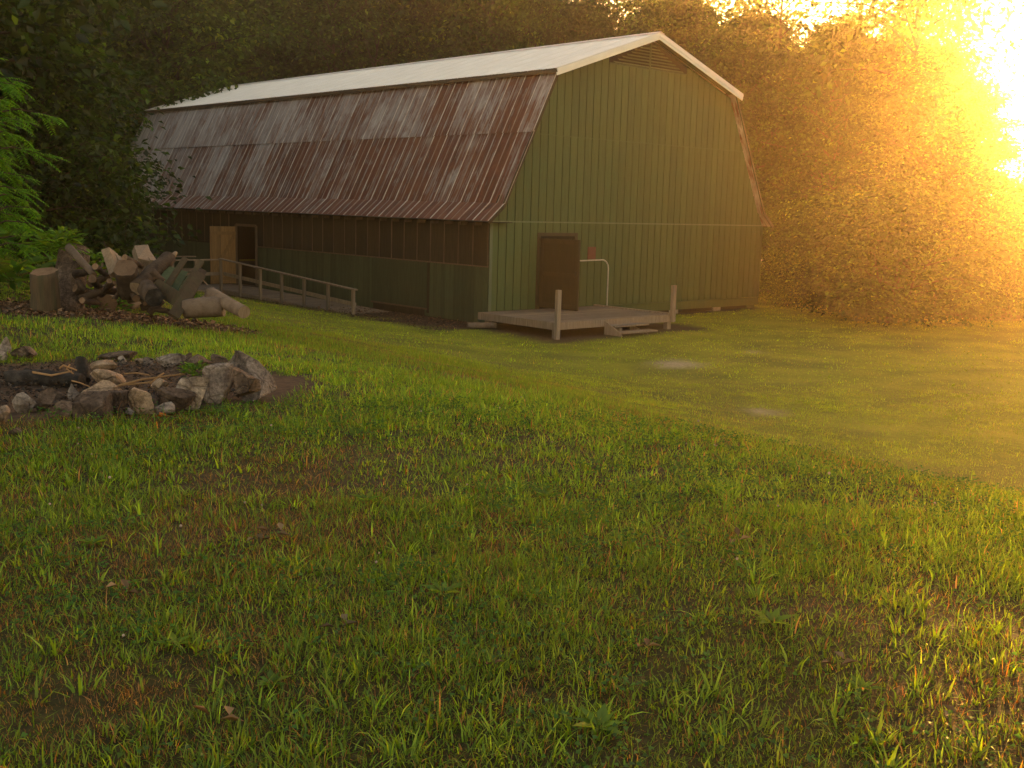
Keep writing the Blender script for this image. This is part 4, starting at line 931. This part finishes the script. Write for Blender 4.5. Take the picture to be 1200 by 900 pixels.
    o = link('dead_leaf', tri_mesh('dead_leaf', *leaf_cards(np.array([[0, 0, .02], [.03, .02, .03]]), np.array([[1., 0, .2], [.3, .95, .1]]), np.array([[-.2, 0, 1.], [-.05, -.1, 1.]]), np.array([.11, .08]), np.array([.07, .05]), np.array([[.42, .11, .012], [.36, .1, .015]]))[:2], M['litter']), None, g)
    a = o.data.attributes.new('col', 'FLOAT_COLOR', 'POINT'); a.data.foreach_set('color', np.tile([.42, .11, .012, 1], 8).astype(np.float32)); tag(o, 'bright orange fallen leaf at the foot of the front stones', 'leaf')
fire_ring()

def debris():
    """chips, bark and dead leaves: ash in the ring, litter under the pile, along the barn and on the forest floor"""
    def scatter(name, n, fx, size, base, label, hmax=.02):
        x, y = fx(n); z = terrain(x, y) + rng.uniform(0, hmax, n); P = np.stack([x, y, z], 1)
        az = rng.uniform(0, 6.283, n); el = rng.normal(.1, .35, n); D = np.stack([np.cos(az) * np.cos(el), np.sin(az) * np.cos(el), np.sin(el)], 1); up = unit(rng.normal(0, .5, (n, 3)) + [0, 0, 1]); Nn = unit(up - D * (up * D).sum(1, keepdims=True))
        ln = size * np.exp(rng.normal(0, .35, n)); cc = np.array(base)[rng.integers(0, len(base), n)] * np.exp(rng.normal(0, .3, (n, 1)))
        V, F, c4 = leaf_cards(P, D, Nn, ln, ln * rng.uniform(.3, .8, n), cc, .2); tag(link(name, tri_mesh(name, V, F, M['litter'], c4)), label, kind='stuff')
    def disc(c, rx, ry):
        def f(n): r = np.sqrt(rng.random(n)); a = rng.uniform(0, 6.283, n); return c[0] + rx * r * np.cos(a), c[1] + ry * r * np.sin(a)
        return f
    scatter('charcoal_chips', 5200, disc(FIRE, 1.6, 1.35), .026, [(.02, .017, .015), (.06, .045, .034), (.1, .075, .055), (.035, .026, .02)], 'ash and charcoal chips inside the stone ring', .06)
    scatter('bark_litter', 5200, disc(PILE + [-.2, -.1], 2.5, 1.3), .05, [(.09, .055, .035), (.15, .085, .05), (.05, .034, .024), (.2, .13, .08)], 'bark and dead leaves strewn under the log pile', .05)
    def strip(n): u = rng.uniform(-2.3, -.05, n); v = rng.uniform(-.4, 13, n); return BX + U2[0] * u + V2[0] * v, BY + U2[1] * u + V2[1] * v
    scatter('path_litter', 3500, strip, .06, [(.1, .06, .04), (.15, .09, .055), (.06, .04, .03)], 'dead leaves along the foot of the barn wall', .03)
    def left(n): x = rng.uniform(-13, -6.6, n); return x, 14.8 + (rng.random(n) ** 1.5) * 6
    scatter('leaf_litter', 5000, left, .07, [(.09, .055, .03), (.13, .08, .045), (.06, .04, .025)], 'dead leaves under the trees at the left edge', .04)
debris()

# ------------------------------------------------------------------ grass
def make_grass():
    def in_view(n, d0, d1):
        if d0 > 11: d = np.sqrt(rng.uniform(d0 * d0, d1 * d1, n)); return d * np.tan(rng.uniform(-.56, .56, n)), d
        k = int(n * 1.75); e0 = d0 if d0 > 3 else 1.3; d = np.sqrt(rng.uniform(e0 * e0, d1 * d1, k)); hw = d * .54; x = rng.uniform(-1, 1, k) * (hw + 2.6)
        m = (np.abs(x) < hw) | (rng.random(k) < .25); w = (hw + 2.6) / (d1 * .54 + 2.6); m &= rng.random(k) < np.clip(w * 1.25, 0, 1); x, d = x[m], d[m]
        q = min(n, len(x)) if n < 1000 else len(x); return x[:q], d[:q]
    Vs, Fs, Cs = [], [], []; off = 0
    def add_blades(x, y, az, hgt, wid, lean, bend, col, segs):
        nonlocal off
        n = len(x); z = terrain(x, y) - .012; dx, dy = np.cos(az), np.sin(az); sx, sy = -dy, dx
        tw = rng.uniform(-.7, .7, n); wx, wy = sx * np.cos(tw) + dx * np.sin(tw), sy * np.cos(tw) + dy * np.sin(tw)
        rows = []; ts = np.linspace(0, 1, segs + 1)
        cx, cy_, cz = x.copy(), y.copy(), z.copy(); ang = lean.copy()
        for k, t in enumerate(ts):
            if k: cx = cx + dx * np.sin(ang) * hgt / segs; cy_ = cy_ + dy * np.sin(ang) * hgt / segs; cz = cz + np.cos(ang) * hgt / segs; ang = ang + bend / segs
            w = wid * (1 - t ** 1.6) * (.75 if k == 0 else 1.0)
            if k < segs: rows += [np.stack([cx - wx * w / 2, cy_ - wy * w / 2, cz], 1), np.stack([cx + wx * w / 2, cy_ + wy * w / 2, cz], 1)]
            else: rows += [np.stack([cx, cy_, cz], 1)]
        nv = 2 * segs + 1; V = np.stack(rows, 1).reshape(-1, 3); base = (np.arange(n) * nv)[:, None] + off
        f = []
        for k in range(segs - 1): f += [2 * k, 2 * k + 1, 2 * k + 3, 2 * k, 2 * k + 3, 2 * k + 2]
        f += [2 * segs - 2, 2 * segs - 1, 2 * segs]
        Vs.append(V); Fs.append((base + np.array(f)[None]).reshape(-1, 3)); Cs.append(np.repeat(col, nv, 0)); off += len(V)
    def keep(x, y):
        d, g = dirt_masks(x, y); u, v = barn_uv(x, y)
        bare = np.clip(d * 1.15 + g * 1.3, 0, 1); hard = (u > -.1) & (u < W_ + .1) & (v > -.1) & (v < L_ + .1)
        return (rng.random(len(x)) > bare) & ~hard & (edge_dist(x, y) < 2.5)
    GREEN = np.array([[.10, .20, .010], [.075, .165, .009], [.135, .23, .012], [.06, .14, .010]]); DRY = np.array([[.20, .105, .03], [.14, .07, .022], [.26, .17, .06], [.11, .07, .02]])
    def tufts(ntuft, d0, d1, per, hs, ws, segs, spread):
        tx, ty = in_view(ntuft, d0, d1); m = keep(tx, ty); tx, ty = tx[m], ty[m]; n = len(tx)
        crest_lit = np.exp(-((tx * U2[0] + ty * U2[1] - 5.6) / 1.3) ** 2)  # band along the crest: sunlit brightness painted into blade colour, fewer dry tufts
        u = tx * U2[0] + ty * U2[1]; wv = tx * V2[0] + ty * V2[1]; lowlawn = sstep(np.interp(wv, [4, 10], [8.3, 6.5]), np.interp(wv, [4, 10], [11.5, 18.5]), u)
        dry = fbm(tx * .75, ty * .75, 41) * .7 + fbm(tx * 3, ty * 3, 43) * .3; isdry = (dry + rng.normal(0, .05, n)) > .565
        isdry = (isdry & (rng.random(n) < .75 - .5 * crest_lit)) | (rng.random(n) < .27 - .17 * crest_lit)
        tall = .55 + .9 * fbm(tx * 1.4, ty * 1.4, 47) + rng.normal(0, .12, n); tall = np.clip(tall, .4, 1.6)
        coarse = (~isdry) & (rng.random(n) < .42)
        idx = np.repeat(np.arange(n), per); N_ = len(idx); az = rng.uniform(0, 6.283, N_)
        r = spread * np.sqrt(rng.random(N_)) * np.where(isdry[idx], .8, 1.0); x, y = tx[idx] + np.cos(az) * r, ty[idx] + np.sin(az) * r
        h = hs * tall[idx] * np.exp(rng.normal(0, .3, N_)) * np.where(coarse[idx], 1.2, 1) * np.where(isdry[idx], .85, 1) * (1 - .42 * lowlawn[idx])
        w = ws * np.where(coarse[idx], 1.75, 1) * np.where(isdry[idx], .6, 1) * np.exp(rng.normal(0, .2, N_))
        lean = np.abs(rng.normal(.55, .45, N_)) + np.where(isdry[idx], .15, 0); bend = np.abs(rng.normal(.9, .6, N_)) * np.where(isdry[idx], .6, 1)
        tone = (np.exp(rng.normal(0, .22, n)) * (1 + .5 * crest_lit))[idx][:, None] * np.exp(rng.normal(0, .2, (N_, 1)))
        c = np.where(isdry[idx][:, None], DRY[rng.integers(0, 4, N_)], GREEN[rng.integers(0, 4, n)][idx]); mixd = (rng.random(N_) < .07)[:, None]; c = np.where(mixd, DRY[rng.integers(0, 4, N_)], c) * tone * np.array([[1.06, .96, .9]])
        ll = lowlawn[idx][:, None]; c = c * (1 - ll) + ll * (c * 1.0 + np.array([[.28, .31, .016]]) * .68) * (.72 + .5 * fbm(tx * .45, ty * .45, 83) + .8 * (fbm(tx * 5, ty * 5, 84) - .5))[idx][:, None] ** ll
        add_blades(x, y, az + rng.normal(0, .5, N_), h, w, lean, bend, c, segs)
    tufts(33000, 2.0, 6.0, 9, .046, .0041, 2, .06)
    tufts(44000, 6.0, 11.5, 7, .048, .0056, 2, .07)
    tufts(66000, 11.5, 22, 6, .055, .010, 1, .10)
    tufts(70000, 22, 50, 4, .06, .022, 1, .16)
    def crab(n, d0, d1, per):
        tx, ty = in_view(n, d0, d1); m = keep(tx, ty) & (fbm(tx * .9, ty * .9, 61) + rng.normal(0, .12, len(tx)) > .5) & (tx * U2[0] + ty * U2[1] < 8); tx, ty = tx[m], ty[m]; n = len(tx)
        idx = np.repeat(np.arange(n), per); N_ = len(idx); az = rng.uniform(0, 6.283, N_); sz = rng.uniform(.6, 1.3, n)[idx]
        h = .092 * sz * rng.uniform(.5, 1.25, N_); w = .0088 * sz * rng.uniform(.7, 1.25, N_); r_ = .05 * rng.random(N_)
        c = np.array([[.14, .25, .016]]) * np.exp(rng.normal(0, .22, n))[idx][:, None] * np.exp(rng.normal(0, .15, (N_, 1)))
        add_blades(tx[idx] + np.cos(az) * r_, ty[idx] + np.sin(az) * r_, az, h, w, rng.uniform(.15, 1.0, N_), rng.uniform(.2, 1.5, N_), c, 3)
    crab(1500, 2.0, 6.5, 9); crab(2600, 6.5, 12, 7)
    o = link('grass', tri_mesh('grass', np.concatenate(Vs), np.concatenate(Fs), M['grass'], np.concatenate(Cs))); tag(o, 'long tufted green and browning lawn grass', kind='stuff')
    # clover heads and their leaves low in the near grass
    n = 1500; x, y = in_view(n, 2.2, 9); m = (fbm(x * .9, y * .9, 71) > .5); x, y = x[m], y[m]; n = len(x)
    c3 = np.repeat(np.stack([x, y, terrain(x, y) + rng.uniform(.02, .06, n)], 1), 12, 0) + rng.normal(0, 1, (n * 12, 3)) * [.05, .05, .01]; az = rng.uniform(0, 6.283, n * 12); D = np.stack([np.cos(az), np.sin(az), rng.normal(0, .2, n * 12)], 1); D = unit(D); Nn = unit(np.array([[0, 0, 1.]]) + rng.normal(0, .25, D.shape)); Nn = unit(Nn - D * (Nn * D).sum(1, keepdims=True))
    V, F, c = leaf_cards(c3, D, Nn, .022, .02, leaf_colours(len(D), (.06, .13, .025), .25)); tag(link('clover', tri_mesh('clover', V, F, M['frond'], c)), 'low clover leaves among the near grass', kind='stuff')
    n = 70; x, y = in_view(n, 2.2, 9.5); n = len(x); v0, f0 = ico(1); P = np.stack([x, y, terrain(x, y) + rng.uniform(.04, .09, n)], 1)
    V = (P[:, None] + v0[None] * np.exp(rng.normal(0, .2, (n, 1, 1))) * .0065).reshape(-1, 3); F = (np.arange(n)[:, None, None] * len(v0) + f0[None]).reshape(-1, 3); tag(link('clover_flowers', tri_mesh('clover_flowers', V, F, M['litter'], np.repeat(np.array([[.42, .30, .22]]) * np.exp(rng.normal(0, .2, (n, 1))), len(v0), 0))), 'small pale clover heads dotted in the near grass', kind='stuff')
make_grass()

# ------------------------------------------------------------------ haze in the evening air
def make_haze():
    o = MB().box((-320, -80, -3.2), (320, 300, 30)).build('haze', bpy.data.materials.new('evening_haze')); m = o.data.materials[0]; m.use_nodes = True; t = m.node_tree; t.nodes.remove(t.nodes['Principled BSDF'])
    pv = t.nodes.new('ShaderNodeVolumePrincipled'); pv.inputs['Color'].default_value = (1.0, 0.80, 0.50, 1); pv.inputs['Density'].default_value = HAZE_DENSITY; pv.inputs['Anisotropy'].default_value = HAZE_G
    t.links.new(pv.outputs[0], t.nodes['Material Output'].inputs['Volume']); tag(o, 'thin golden evening haze', kind='stuff')
make_haze()
